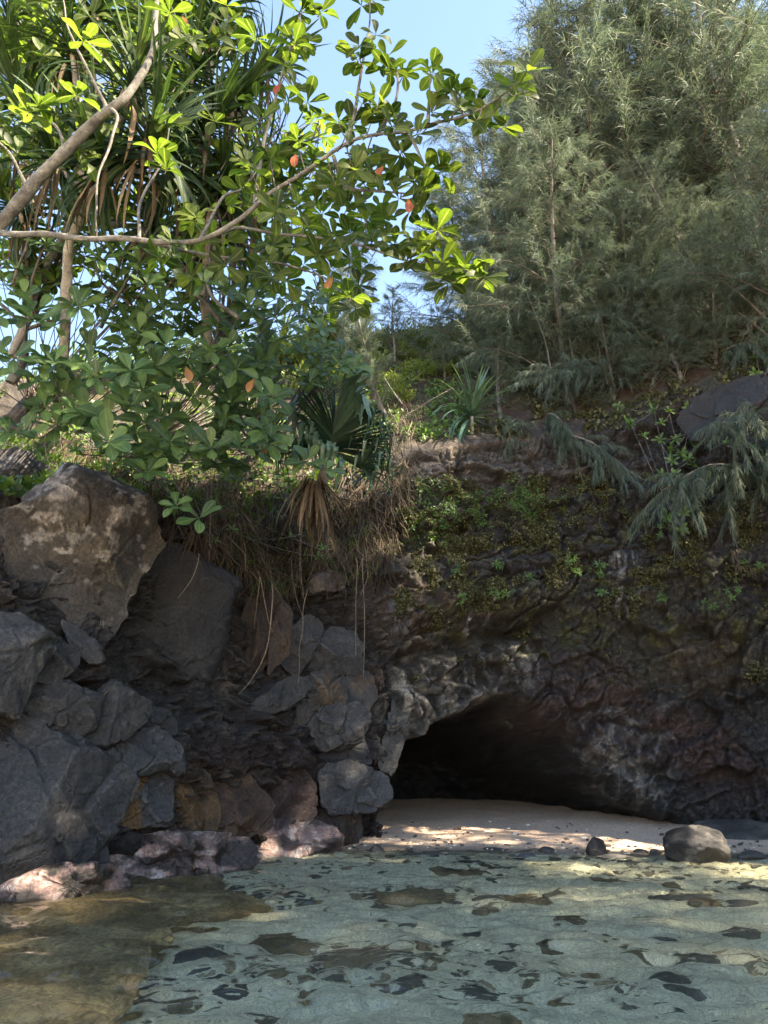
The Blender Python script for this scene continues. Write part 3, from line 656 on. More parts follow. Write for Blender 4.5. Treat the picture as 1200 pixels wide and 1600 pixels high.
# stones under water
SUB = [(440, 1470, 120, .07), (556, 1490, 120, .08), (815, 1403, 110, .08), (1052, 1402, 110, .07), (713, 1362, 100, .06), (862, 1395, 60, .05), (480, 1545, 60, .05), (1050, 1532, 62, .07), (980, 1482, 50, .05), (800, 1478, 44, .05),
       (905, 1512, 60, .05), (730, 1453, 60, .05), (1105, 1410, 50, .05), (690, 1405, 60, .05), (770, 1590, 80, .06), (975, 1556, 34, .04), (880, 1562, 46, .04), (1090, 1495, 60, .05), (1180, 1560, 60, .05), (1000, 1430, 50, .04), (860, 1475, 60, .05),
       (620, 1440, 56, .04), (680, 1505, 44, .04), (700, 1555, 50, .04), (940, 1460, 46, .04), (1150, 1455, 70, .05), (760, 1420, 50, .04), (1040, 1465, 40, .04), (890, 1435, 54, .04), (405, 1585, 56, .05), (650, 1475, 40, .04), (1180, 1385, 60, .05), (950, 1375, 60, .05)]
smesh = [stone_mesh(200 + k, 3, c, .2, 9, .8) for k, c in enumerate([(.12, .095, .06), (.09, .085, .068), (.14, .11, .07), (.08, .082, .075)])]
names_sub = ['broad brown stone under the clear water off the tip of the rock shelf', 'largest flat brown stone under the water beside the rock shelf tip']
for k, (px, py, wpx, hh) in enumerate(SUB):
    wpx *= .7 if k > 1 else .85
    zz = -.3
    for _ in range(6):
        p = at_z(px, py, zz); zz = ground_z(p[0], p[1]) + .02
    # refraction lifts the bed: the ray bends at the surface
    ps = at_z(px, py, 0.0); r = norm(rays(px, py)); st = math.sqrt(max(0, 1 - r[2] ** 2)) / 1.333; ct = math.sqrt(1 - st * st); hz = r[:2] / np.linalg.norm(r[:2])
    x, y = ps[0], ps[1]; zb = ground_z(x, y)
    for _ in range(4): x, y = ps[:2] + hz * (-zb) * st / ct; zb = ground_z(x, y)
    w = wpx / FPX * y
    o = link('submerged_stone', smesh[k % 4], M['stone'], None, names_sub[k] if k < 2 else 'dark stone lying under the clear shallow water on pale sand', 'stone', 'stones on the sea bed')
    if k < 2: del o['group']
    o.location = (x, y, zb + .01); o.scale = (w / 2, w / 2 * (1.1 + .5 * ((k * 7) % 5) / 5), hh * 1.1); o.rotation_euler = (0, 0, k * 1.7)
# gravel and rubble too many to count
gv, gf = ICO[2]; n = 2000; gx = RNG.uniform(-2.4, 7, n * 6); gy = RNG.uniform(3.0, 12.6, n * 6)
keep = fbm(np.stack([gx * .5, gy * .8, 0 * gx], -1), 4, 401) > -.12; keep &= (gy < shore_y(gx) - .2); gx, gy = gx[keep][:n], gy[keep][:n]; n = len(gx)
gz = sand_z(gx, gy); gs = RNG.lognormal(-3.4, .5, n); rot = RNG.uniform(0, 6.28, n)
vv = gv[None] * gs[:, None, None] * np.stack([np.full(n, 1.2), RNG.uniform(.8, 1.5, n), RNG.uniform(.3, .5, n)], -1)[:, None, :]
vv = vv * (1 + .3 * fbm(gv[None] * 1.3 + np.arange(n)[:, None, None] * 3.1, 2, 5))[..., None]
c_, s_ = np.cos(rot)[:, None], np.sin(rot)[:, None]
vv = np.stack([vv[..., 0] * c_ - vv[..., 1] * s_, vv[..., 0] * s_ + vv[..., 1] * c_, vv[..., 2]], -1) + np.stack([gx, gy, gz], -1)[:, None]
gc = np.array([(.11, .095, .065), (.07, .07, .06), (.16, .135, .095), (.06, .06, .058)])[RNG.integers(0, 4, n)]
me = mesh_np('rubble', vv.reshape(-1, 3), (gf[None] + (np.arange(n) * len(gv))[:, None, None]).reshape(-1, 3), True, np.repeat(gc, len(gv), 0))
link('rubble', me, M['stone'], None, 'small dark stones strewn over the sea bed', 'rubble', kind='stuff')
n = 420; gx = RNG.uniform(-.8, 7, n); gy = shore_y(gx) + RNG.gamma(1.2, .8, n) - .1; gs = RNG.lognormal(-4.1, .45, n)
vv = gv[None] * gs[:, None, None] * np.array([1.2, 1.0, .55]) * (1 + .25 * fbm(gv[None] * 1.3 + np.arange(n)[:, None, None] * 3.1, 2, 5))[..., None] + np.stack([gx, gy, sand_z(gx, gy) + .012], -1)[:, None]
gc = np.array([(.05, .045, .04), (.5, .45, .38), (.09, .07, .055), (.035, .034, .034)])[RNG.integers(0, 4, n)]
link('beach_gravel', mesh_np('beach_gravel', vv.reshape(-1, 3), (gf[None] + (np.arange(n) * len(gv))[:, None, None]).reshape(-1, 3), True, np.repeat(gc, len(gv), 0)), M['stone'], None, 'fine gravel and shell bits washed up along the sand', 'gravel', kind='stuff')
# submerged rock shelf on the left
shelf = np.array([(-150, 1395), (100, 1385), (330, 1352), (395, 1350), (345, 1400), (345, 1420), (372, 1437), (410, 1457), (400, 1474), (330, 1486), (275, 1500), (262, 1515), (272, 1535), (245, 1553), (205, 1575), (212, 1592), (190, 1612), (215, 1640), (160, 1680), (-200, 1690)])
def shelf_col(cc, V): return lerp(cc, np.array((.36, .28, .155)), sstep(-.1, .35, fbm(V * 2.2, 5, 431))[..., None])
boulder('rock_shelf', shelf, 'flat brown rock shelf under the water at the foot of the boulders', 'rock shelf', col=(.26, .19, .10), nrm=(0, 0, 1), point=at_z(100, 1480, -.30), thick=.05, flat=3.5, cuts=0, lift=0, seed=91, na=300, nr=80, rough=.35, colfn=shelf_col, wetline=-9, grow=1.0)
# ------------------------------------------------------------------ leaf templates (length 1 along +Y, face +Z)
def strip_leaf(prof, bend, fold=.18, twist=0., wave=0.0, wseed=0):
    """prof: (t, half width); bend: total droop angle along the leaf"""
    t = np.array([p[0] for p in prof]); hw = np.array([p[1] for p in prof]); n = len(t)
    ds = np.diff(t, prepend=0); ang = bend * t ** 1.5
    y = np.cumsum(ds * np.cos(ang)); z = -np.cumsum(ds * np.sin(ang))
    V = np.zeros((n, 3, 3))
    for k, s in enumerate((-1, 0, 1)):
        V[:, k, 0] = s * hw; V[:, k, 1] = y; V[:, k, 2] = z + (abs(s) * fold * hw)
    if wave: V[:, 0, 2] += wave * np.sin(t * 9 + wseed); V[:, 2, 2] += wave * np.sin(t * 8 + 2 + wseed)
    return V.reshape(-1, 3), grid_faces(n, 3)
ALM = [(0, .012), (.12, .035), (.3, .11), (.5, .19), (.68, .225), (.82, .205), (.93, .13), (1, .015)]
T_ALM = [strip_leaf(ALM, b, f, wave=.02, wseed=i) for i, (b, f) in enumerate([(.15, .25), (.5, .35), (.9, .2), (-.2, .3)])]
STRAP = [(0, .030), (.15, .034), (.35, .033), (.5, .031), (.62, .027), (.74, .021), (.85, .013), (.93, .008), (1, .001)]
T_PAN = [strip_leaf(STRAP, b, .5) for b in (.25, .7, 1.3, 2.0)]
def kinked(frac, a):      # stiff leaf whose last part hangs limply
    V, F = strip_leaf([(0, .030), (.2, .033), (.45, .033), (.6, .031), (.66, .029), (.72, .027), (.82, .021), (.92, .012), (1, .001)], .25, .45); V = V.reshape(-1, 3, 3)
    piv = V[4].mean(0); c, s = math.cos(-a), math.sin(-a)
    for i in range(5, 9):
        d = V[i] - piv; f = 1 if i > 5 else .7
        c, s = math.cos(-a * f), math.sin(-a * f); V[i] = piv + np.stack([d[:, 0], d[:, 1] * c - d[:, 2] * s, d[:, 1] * s + d[:, 2] * c], -1)
    return V.reshape(-1, 3), F
T_KINK = [kinked(.6, a) for a in (1.5, 1.9, .5, 2.2)]
SMALL = [(0, .03), (.3, .15), (.65, .19), (.88, .13), (1, .02)]
T_SMALL = [strip_leaf(SMALL, b, .2) for b in (.2, .7)]
def tmid(V): return (np.arange(len(V)) % 3 == 1).astype(float) if len(V) % 3 == 0 else np.zeros(len(V))
def build_template(t, name): return mesh_np(name, t[0], t[1], True, mid=tmid(t[0]))
def frame(along, up):
    y = norm(along); z = norm(up - (up * y).sum(-1, keepdims=True) * y); x = np.cross(y, z); return np.stack([x, y, z], -1)
class Foliage:
    def __init__(s): s.t = []; s.m = []; s.p = []; s.s = []
    def add(s, tid, mat3, pos, size): s.t.append(tid); s.m.append(mat3); s.p.append(pos); s.s.append(size)
    def extend(s, o): s.t += o.t; s.m += o.m; s.p += o.p; s.s += o.s
    def build(s, root, templates, mat, cap=250, name='leaf', rest='foliage', meshes=None):
        if not s.t: return
        t = np.array(s.t); m = np.array(s.m); p = np.array(s.p); z = np.array(s.s)
        d = np.linalg.norm(p - np.array([0, 0, CAMZ]), axis=1); qx, qy = to_px(p)
        vis = ((qx > -40) & (qx < 1240) & (qy > -40) & (qy < 1640)); order = np.argsort(-(z / d) * np.where(vis, 1, .01)); one = order[:cap]; rst = order[cap:]
        meshes = meshes if meshes is not None else [build_template(q, name) for q in templates]
        rl = np.array(root.location)
        for i in one:
            o = bpy.data.objects.new(name, meshes[t[i]]); COL.objects.link(o); o.parent = root
            if len(meshes[t[i]].materials) == 0: meshes[t[i]].materials.append(mat)
            mm = Matrix(m[i].tolist()).to_4x4() @ Matrix.Diagonal((z[i], z[i], z[i], 1)); mm.translation = Vector(p[i] - rl); o.matrix_local = mm
        if len(rst):
            V, F, rd = scatter(templates, t[rst], m[rst], p[rst], z[rst]); part(rest, mesh_np(rest, V, F, True, None, rd, tmid(V)), mat, root, kind='stuff')
        return meshes
def scatter(templates, t, m, p, z, rnd=None):
    Vs, Fs, Rs, n0 = [], [], [], 0
    rnd = RNG.random(len(t)) if rnd is None else rnd
    for k, (tv, tf) in enumerate(templates):
        i = np.where(t == k)[0]
        if not len(i): continue
        V = np.einsum('nij,kj->nki', m[i], tv) * z[i][:, None, None] + p[i][:, None]
        F = tf[None] + (np.arange(len(i)) * len(tv))[:, None, None] + n0
        Vs.append(V.reshape(-1, 3)); Fs.append(F.reshape(-1, tf.shape[1])); Rs.append(np.repeat(rnd[i], len(tv))); n0 += len(i) * len(tv)
    return np.vstack(Vs), np.vstack(Fs), np.concatenate(Rs)
def rosette(fo, pos, axis, n, size, spread=(.9, 1.45), ntempl=4, rs=random):
    axis = norm(axis); ref = norm(np.cross(axis, [.3, .8, .5])); r2 = np.cross(axis, ref); a0 = rs.uniform(0, 6.28)
    for i in range(n):
        a = a0 + i * 2.4 + rs.uniform(-.3, .3); th = lerp(spread[0], spread[1], (i / max(1, n - 1))) + rs.uniform(-.2, .2)
        rad = math.cos(a) * ref + math.sin(a) * r2; al = math.cos(th) * axis + math.sin(th) * rad + np.array([0, 0, -.12])
        fo.add(rs.randrange(ntempl), frame(al, axis + .2 * np.array([rs.uniform(-1, 1), rs.uniform(-1, 1), rs.uniform(-1, 1)])), pos + rad * size * .04, size * rs.uniform(.75, 1.12))

# ------------------------------------------------------------------ tropical almond reaching over from the left
def px_line(pts): return np.array([at_y(p[0], p[1], p[2]) for p in pts])
def bump_line(root, pts, r0, r1, mat='bark', sides=8, wob=.02, name='branch'):
    v_, f_ = tube(px_line(pts), r0, r1, sides, max(10, len(pts) * 6), wob); part(name, mesh_np(name, v_, f_), M[mat], root); return px_line(pts)
g = wall_at(60, 640)[0]
alm = empty('almond_tree', (-4.6, 6.4, 4.0), 'broad leaved almond tree whose bright branches reach out across the blue sky', 'tree')
bump_line(alm, [(-260, 620, 6.6), (-140, 480, 6.2), (-30, 380, 5.8), (40, 300, 5.6), (90, 250, 5.5), (150, 190, 5.4), (200, 150, 5.3), (235, 90, 5.4), (245, 10, 5.6), (250, -60, 5.8)], .075, .02, 'bark', 10, name='trunk')
bA = [(-60, 355, 5.5), (0, 362, 5.3), (130, 372, 5.1), (240, 378, 5.0), (310, 374, 4.9), (380, 340, 4.8), (430, 292, 4.7), (500, 252, 4.6), (560, 218, 4.6), (640, 205, 4.5), (700, 190, 4.4), (760, 168, 4.4), (803, 138, 4.3)]
bump_line(alm, bA, .027, .007)
BR = [[(310, 374, 4.9), (370, 358, 5.0), (440, 368, 5.1), (500, 373, 5.1), (560, 382, 5.0), (620, 402, 4.9), (680, 416, 4.9), (745, 436, 4.8)],
      [(400, 320, 4.8), (412, 210, 4.9), (440, 120, 5.0), (468, 40, 5.0), (475, -30, 5.0)], [(540, 232, 4.6), (562, 140, 4.7), (572, 60, 4.7), (582, -10, 4.8)],
      [(640, 205, 4.5), (655, 235, 4.5), (668, 262, 4.5)], [(585, 213, 4.6), (620, 150, 4.6), (622, 95, 4.6)], [(672, 198, 4.4), (676, 120, 4.4)], [(520, 245, 4.6), (545, 290, 4.7), (610, 300, 4.7), (660, 305, 4.7)],
      [(660, 412, 4.9), (680, 385, 4.9), (683, 360, 4.9)], [(170, 170, 5.4), (140, 110, 5.3), (110, 50, 5.3), (92, -20, 5.3)], [(165, 165, 5.4), (185, 185, 5.2), (162, 250, 5.0), (150, 330, 5.0), (150, 370, 5.1)],
      [(220, 375, 5.05), (220, 310, 5.1), (255, 250, 5.2), (265, 200, 5.3)], [(40, 290, 5.6), (15, 240, 5.5), (-20, 210, 5.4)], [(310, 374, 4.9), (345, 310, 5.0), (385, 290, 5.1), (430, 200, 5.2)], [(100, 240, 5.5), (90, 200, 5.5), (60, 180, 5.4), (30, 190, 5.2)],
      [(240, 380, 5.0), (330, 400, 5.2), (420, 410, 5.3), (500, 430, 5.3), (560, 470, 5.2)]]
for b_ in BR: bump_line(alm, b_, .016, .005, 'bark', 6)
fo = Foliage(); tw = []
def dens(pts, step):
    P = np.array(pts, float); out = []
    for a, b in zip(P[:-1], P[1:]):
        n = max(1, int(np.hypot(*(b - a)[:2]) / step))
        for i in range(n): out.append(a + (b - a) * (i + random.random()) / n)
    out.append(P[-1]); return out
def twig_rosette(b, px, py, Y, size=.2, n=8):
    p0 = at_y(b[0], b[1], b[2]); p1 = at_y(px, py, Y); d = p1 - p0
    if np.linalg.norm(d) > .02: tw.append(tube([p0, p0 + d * .5 + np.array([0, 0, -.02]), p1], .006, .003, 4, 5))
    rosette(fo, p1, norm(d + 1e-4) * .6 + np.array([0, -.15, .55]), n, size)
for pts, lo, hi, up_, st in [(bA[6:], -45, 45, 0, 20), (BR[0][2:], -45, 30, 0, 20), (BR[1][1:], -50, 50, 0, 24), (BR[2], -30, 30, 0, 26), (BR[3], -20, 20, 0, 26), (BR[4], -20, 20, 0, 30), (BR[5], -14, 14, 0, 34), (BR[6], -35, 35, 0, 18), (BR[7], -20, 15, 0, 30), (BR[12], -60, 50, 0, 24), (BR[14], -50, 40, 0, 20), (bA[4:7], -50, 60, 0, 26)]:
    for b in dens(pts, st):
        twig_rosette(b, b[0] + random.uniform(-22, 22), b[1] + random.uniform(lo, hi), b[2] + random.uniform(-.3, .3), random.uniform(.14, .19), random.randint(5, 7))
for px, py in [(803, 135), (786, 198), (745, 165), (725, 178), (668, 265), (676, 115), (560, 95), (610, 110), (583, 0), (470, 20), (500, 20), (683, 360), (690, 410), (745, 435), (735, 425), (660, 300), (120, 150), (45, 175), (60, 165), (265, 20), (480, 160), (590, 165), (400, 60), (460, 70), (130, 65), (245, 240), (260, 265), (548, 465)]:
    twig_rosette((px - 4, py + 6, 4.6), px, py, 4.6, .19, 7)
for _ in range(130):                                           # the canopy overhead at the upper left
    px, py = random.uniform(-40, 380), random.uniform(-40, 330 if _ % 2 else 130)
    if random.random() < .35: px, py = random.uniform(380, 600), random.uniform(240, 420)
    twig_rosette((px - 10, py + 20, 6.2), px, py, random.uniform(5.6, 7.2), random.uniform(.18, .24), 7)
v_, f_ = join(tw); part('twigs', mesh_np('twigs', v_, f_), M['bark_dark'], alm, kind='stuff')
ALM_MESH = fo.build(alm, T_ALM, M['almond'], 300)
def old_leaves(root, lst, size=.17):
    ms = [build_template(T_ALM[1], 'old_leaf')]
    for px, py, Y in lst:
        o = link('leaf', ms[0], M['almond_old'], root, label='withered orange leaf')
        a = random.uniform(-.5, .5); fr = frame(np.array([a, -.3, -1.0]), np.array([.3 * a, -1, .2]))
        mm = Matrix(fr.tolist()).to_4x4() @ Matrix.Diagonal((size, size, size, 1)); mm.translation = Vector(at_y(px, py, Y)) - Vector(root.location); o.matrix_local = mm
old_leaves(alm, [(462, 240, 4.5), (440, 130, 4.8), (638, 310, 4.4), (520, 432, 4.9), (285, 25, 5.2), (600, 258, 4.5)], .13)

# a second almond deeper in the thicket
def thicket_tree(base, n, x0, x1, y0, y1, Ya, Yb, label, mat, size=.22, cap=60):
    b0 = at_y(*base); root = empty('almond_tree', b0, label, 'tree'); fo = Foliage(); lim = []
    fork = at_y(base[0] + 20, lerp(base[1], y1, .7), base[2]); part('trunk', mesh_np('trunk', *tube([b0, lerp(b0, fork, .5) + np.array([.06, 0, 0]), fork], .07, .045, 8, 12, .03)), M['bark'], root)
    hubs = [at_y(random.uniform(x0, x1), random.uniform(y0, y1), random.uniform(Ya, Yb)) for _ in range(14)]
    for h_ in hubs: part('branch', mesh_np('branch', *tube([fork, lerp(fork, h_, .5) + np.array([0, 0, .1]), h_], .03, .01, 6, 12, .06)), M['bark_dark'], root)
    for _ in range(n):
        q = at_y(random.uniform(x0, x1), random.uniform(y0, y1), random.uniform(Ya, Yb)); h_ = min(hubs, key=lambda u: np.linalg.norm(u - q)); lim.append(tube([h_, lerp(h_, q, .5) + np.array([0, 0, -.03]), q], .008, .004, 4, 5))
        rosette(fo, q, norm(q - h_ + 1e-4) * .5 + np.array([0, -.2, .6]), 7, size * random.uniform(.8, 1.15))
    part('twigs', mesh_np('twigs', *join(lim)), M['bark_dark'], root, kind='stuff'); fo.build(root, T_ALM, M[mat], cap); return root
THK = thicket_tree((20, 600, 8.6), 260, -60, 330, -60, 480, 7.6, 9.6, 'almond tree deep in the thicket behind the screw pines', 'almond', .24)
thicket_tree((330, 600, 10.0), 160, 250, 520, 180, 520, 9.2, 11.0, 'slender almond tree behind the spiky screw pine heads', 'almond')
# lower almond saplings on the bank
def sapling(px0, py0, Y0, spots, label, size=.24, cap=150, olds=()):
    base = wall_at(px0, py0)[0]; root = empty('almond_sapling', base, label, 'sapling'); fo = Foliage(); tw = []
    for (px, py, Y, n) in spots:
        p1 = at_y(px, py, Y); mid = lerp(base, p1, .6) + np.array([0, 0, -.1]); tw.append(tube([base, mid, p1], .012, .004, 5, 8, .03))
        rosette(fo, p1, norm(p1 - mid) * .4 + np.array([.1, -.45, .6]), n, size * random.uniform(.8, 1.15), (.8, 1.4))
    v_, f_ = join(tw); part('stems', mesh_np('stems', v_, f_), M['bark_dark'], root, kind='stuff'); fo.build(root, T_ALM, M['almond_low'], cap)
    if olds: old_leaves(root, olds, .19)
def spots(x0, x1, y0, y1, Ya, Yb, n, k=7): return [(random.uniform(x0, x1), random.uniform(y0, y1), random.uniform(Ya, Yb), random.randint(k - 2, k + 1)) for _ in range(n)]
sapling(110, 650, 7.5, [(20, 560, 6.6, 7), (85, 565, 6.6, 6), (150, 590, 6.4, 7), (205, 580, 6.4, 7), (170, 690, 6.5, 8), (60, 570, 6.8, 6), (260, 540, 6.8, 7), (140, 545, 7, 7), (225, 610, 6.6, 6)] + spots(-20, 250, 470, 680, 6.6, 7.6, 44), 'almond sapling with the largest pale leaves rooted above the lichen slab', .25, 150)
sapling(250, 680, 8.3, [(250, 650, 7.4, 7), (265, 690, 7.3, 7), (330, 700, 7.4, 7), (375, 700, 7.6, 6), (275, 790, 7.4, 6), (310, 810, 7.6, 5)] + spots(170, 430, 450, 740, 7.2, 8.8, 90), 'bushy almond sapling with one big orange leaf on the dry thatch bank', .25, 220, [(290, 572, 6.9), (398, 590, 7.3)])
sapling(400, 700, 9.5, [(480, 722, 8.0, 8), (510, 735, 8.0, 7), (455, 700, 8.3, 6)] + spots(330, 430, 530, 700, 8.2, 9.6, 34, 6) + spots(430, 575, 530, 600, 8.8, 9.8, 26, 6), 'almond sapling with spreading leaves above the drooping screw pine', .23, 160, [(412, 690, 8.2)])
sapling(40, 620, 7.2, spots(-30, 330, 380, 500, 6.4, 8.0, 34, 7) + spots(300, 560, 420, 520, 7.5, 9, 20, 6), 'almond sapling with dark leaves under the grey almond bough', .22, 120)

# ------------------------------------------------------------------ screw pines
def pan_head(fo, dead, c, axis, size, n, droop=1.0, tm=4):
    axis = norm(axis); ref = norm(np.cross(axis, [.2, .7, .4])); r2 = np.cross(axis, ref)
    for i in range(n):
        f = i / n; a = i * 2.094 + f * 1.6 + random.uniform(-.15, .15); th = .15 + 1.75 * f ** .9 + random.uniform(-.12, .12)
        rad = math.cos(a) * ref + math.sin(a) * r2; al = math.cos(th) * axis + math.sin(th) * rad
        k = min(tm - 1, int(f * tm * .9 + random.random() * .9))
        fo.add(k, frame(al, axis + .02 * rad), c + axis * (.10 - .25 * f) * size, size * random.uniform(.8, 1.1))
def skirt(fo, c, n, size):
    for i in range(n):
        a = random.uniform(0, 6.28); rad = np.array([math.cos(a), math.sin(a), 0]); al = rad * random.uniform(.15, .6) + np.array([0, 0, -1.0])
        fo.add(random.randrange(2), frame(al, rad + np.array([0, 0, .2])), c + rad * .08 + np.array([0, 0, -random.uniform(0, .35)]), size * random.uniform(.6, 1.1))
PAN_MESH = None; SK_MESH = None
def screw_pine(heads, trunkpts, label, mat='pandanus', size=.85, cap=260, n=58, sk=7, trunk_r=.06, name='screw_pine', templ=None, group=None):
    root = empty(name, at_y(*trunkpts[0]), label, 'screw pine', group); fo = Foliage(); dd = Foliage(); lim = []
    part('trunk', mesh_np('trunk', *tube(px_line(trunkpts), trunk_r, trunk_r * .7, 8, 20, .03)), M['bark_pale'], root)
    for (px, py, Y, ax) in heads:
        c = at_y(px, py, Y); T = px_line(trunkpts); j = T[np.argmin(np.linalg.norm(T - c, axis=1))]
        if np.linalg.norm(j - c) > .2: part('limb', mesh_np('limb', *tube([j, lerp(j, c, .5) + np.array([0, 0, -.12]), c], trunk_r * .6, trunk_r * .5, 7, 10, .03)), M['bark_pale'], root)
        pan_head(fo, dd, c, np.array(ax, float), size * random.uniform(.9, 1.1), n); skirt(dd, c, sk, size * .8)
    fo.build(root, templ or T_PAN, M[mat], cap)
    dd.build(root, T_PAN[:2], M['dead'], 30, 'dead_leaf', 'dead_leaves')
U = (.2, -.3, .9)
screw_pine([(205, 138, 5.9, (.3, -.5, .6)), (165, 262, 6.1, (-.2, -.7, .3)), (90, 250, 6.4, (-.5, -.5, .5)), (150, 20, 6.3, (.2, -.5, .8)), (40, 160, 6.8, (-.4, -.4, .6)), (110, 80, 6.2, (-.1, -.6, .7)), (230, 225, 6.0, (.4, -.6, .3))], [(100, 560, 7.2), (105, 470, 7.0), (115, 370, 6.7), (150, 290, 6.4)], 'screw pine with long dark straps behind the grey almond trunk', cap=260, size=1.0)
screw_pine([(325, 205, 6.9, (.4, -.5, .6)), (335, 25, 7.2, U), (400, 275, 7.2, (.6, -.4, .4)), (250, 60, 7.4, U), (410, 110, 7.5, (.7, -.3, .5)), (270, 265, 7.0, (.1, -.8, .3)), (370, 160, 6.9, (.5, -.5, .5)), (300, 110, 7.0, (.2, -.6, .7)), (340, 310, 7.2, (.3, -.7, .2))], [(330, 560, 8.6), (320, 450, 8.0), (325, 350, 7.5), (320, 270, 7.2)], 'screw pine with spiky heads against the sky left of the blue gap', cap=290, size=1.0)
screw_pine([(60, 90, 8.0, (-.2, -.4, .8)), (10, 40, 7.8, U), (240, 350, 8.2, (.2, -.7, .3)), (30, 330, 7.6, (-.3, -.7, .2)), (360, 370, 8.6, (.4, -.6, .2))], [(20, 560, 8.2), (60, 440, 8.2), (110, 330, 8.2), (60, 200, 8.2)], 'darkest screw pine deep in the thicket on the left bank', cap=200, size=1.05)
# the big drooping one on the cliff edge
c = at_y(520, 690, 10.4); root = empty('screw_pine', at_y(500, 800, 11.0), 'large blue green screw pine with limp leaf tips hanging over the cliff edge', 'screw pine'); fo = Foliage(); dd = Foliage()
part('trunk', mesh_np('trunk', *tube([at_y(495, 800, 11.2), at_y(505, 750, 10.8), c], .09, .08, 9, 10, .02)), M['bark_pale'], root)
axis = norm(np.array([.15, -.25, .9])); ref = norm(np.cross(axis, [.2, .7, .4])); r2 = np.cross(axis, ref)
for i in range(165):
    f = i / 165; a = i * 2.094 + f * 2.2 + random.uniform(-.12, .12); th = .12 + 1.55 * f ** .65 + random.uniform(-.1, .1)
    rad = math.cos(a) * ref + math.sin(a) * r2; al = math.cos(th) * axis + math.sin(th) * rad
    fo.add(2 if f < .15 else random.choice([0, 1, 3, 0]), frame(al, axis + .05 * rad), c + axis * (.12 - .3 * f), random.uniform(1.05, 1.35))
c2 = at_y(600, 760, 10.9)
for i in range(26):
    f = i / 26; a = i * 2.4; th = .3 + 1.2 * f; ax = norm(np.array([.7, -.3, .4])); rf = norm(np.cross(ax, [0, 0, 1])); r3 = np.cross(ax, rf)
    fo.add(random.choice([0, 1, 3]), frame(math.cos(th) * ax + math.sin(th) * (math.cos(a) * rf + math.sin(a) * r3), np.array([.2, -.2, 1.0])), lerp(c, c2, .55), random.uniform(.7, 1.0))
fo.build(root, T_KINK, M['pandanus_big'], 240)
for i in range(75):
    a = random.uniform(0, 6.28); rad = np.array([math.cos(a), math.sin(a) * .7, 0]); al = rad * random.uniform(.05, 1.1) + np.array([0, -.15, -.9])
    dd.add(random.randrange(4), frame(al, rad + np.array([0, -.2, .5])), at_y(490, 745, 10.5) + rad * .12 + np.array([0, 0, -random.uniform(0, .25)]), random.uniform(.4, 1.0))
dd.build(root, [strip_leaf(STRAP, b, .4) for b in (.2, .5, .9, .6)], M['dead'], 80, 'dead_leaf', 'dead_leaves')
def small_pine(px, py, size, label, mat, n=44, group=None, hill=1):
    p, nn = wall_at(px, py, hill); root = empty('screw_pine', p, label, 'screw pine', group); fo = Foliage(); dd = Foliage()
    part('trunk', mesh_np('trunk', *tube([p - np.array([0, 0, .2]), p + np.array([0, -.05, .12 * size]), p + np.array([0, -.1, .25 * size])], .05, .045, 7, 6)), M['bark_pale'], root)
    pan_head(fo, dd, p + np.array([0, -.1, .28 * size]), np.array([.1, -.35, .9]), size, n); skirt(dd, p + np.array([0, -.1, .2 * size]), 10, size * .6)
    fo.build(root, T_PAN, M[mat], 60); dd.build(root, T_PAN[:2], M['dead'], 10, 'dead_leaf')
small_pine(742, 668, 1.15, 'small upright screw pine on the ledge above the cave', 'pandanus_big', 48)

# ------------------------------------------------------------------ ironwood trees
def needles(P, D, n, L, wdt, spread=.55, droop=.35):
    """n thin needles from each point P along D"""
    m = len(P); Pn = np.repeat(P, n, 0); Dn = np.repeat(D, n, 0)
    d = norm(Dn + RNG.normal(0, spread, Pn.shape) + np.array([0, 0, -droop])); ln = L * RNG.uniform(.55, 1.25, (len(Pn), 1))
    s = norm(np.cross(d, RNG.normal(size=Pn.shape))) * wdt * .5
    mid = Pn + d * ln * .5; tip = Pn + d * ln + np.array([0, 0, -1.0]) * ln * .22
    V = np.stack([Pn - s, Pn + s, mid + s * .8, mid - s * .8, tip], 1).reshape(-1, 3); i = np.arange(len(Pn))[:, None] * 5
    F = np.concatenate([i + np.array([[0, 1, 2]]), i + np.array([[0, 2, 3]]), i + np.array([[3, 2, 4]])], 0)
    return V, F, np.repeat(RNG.random(len(Pn)), 5)
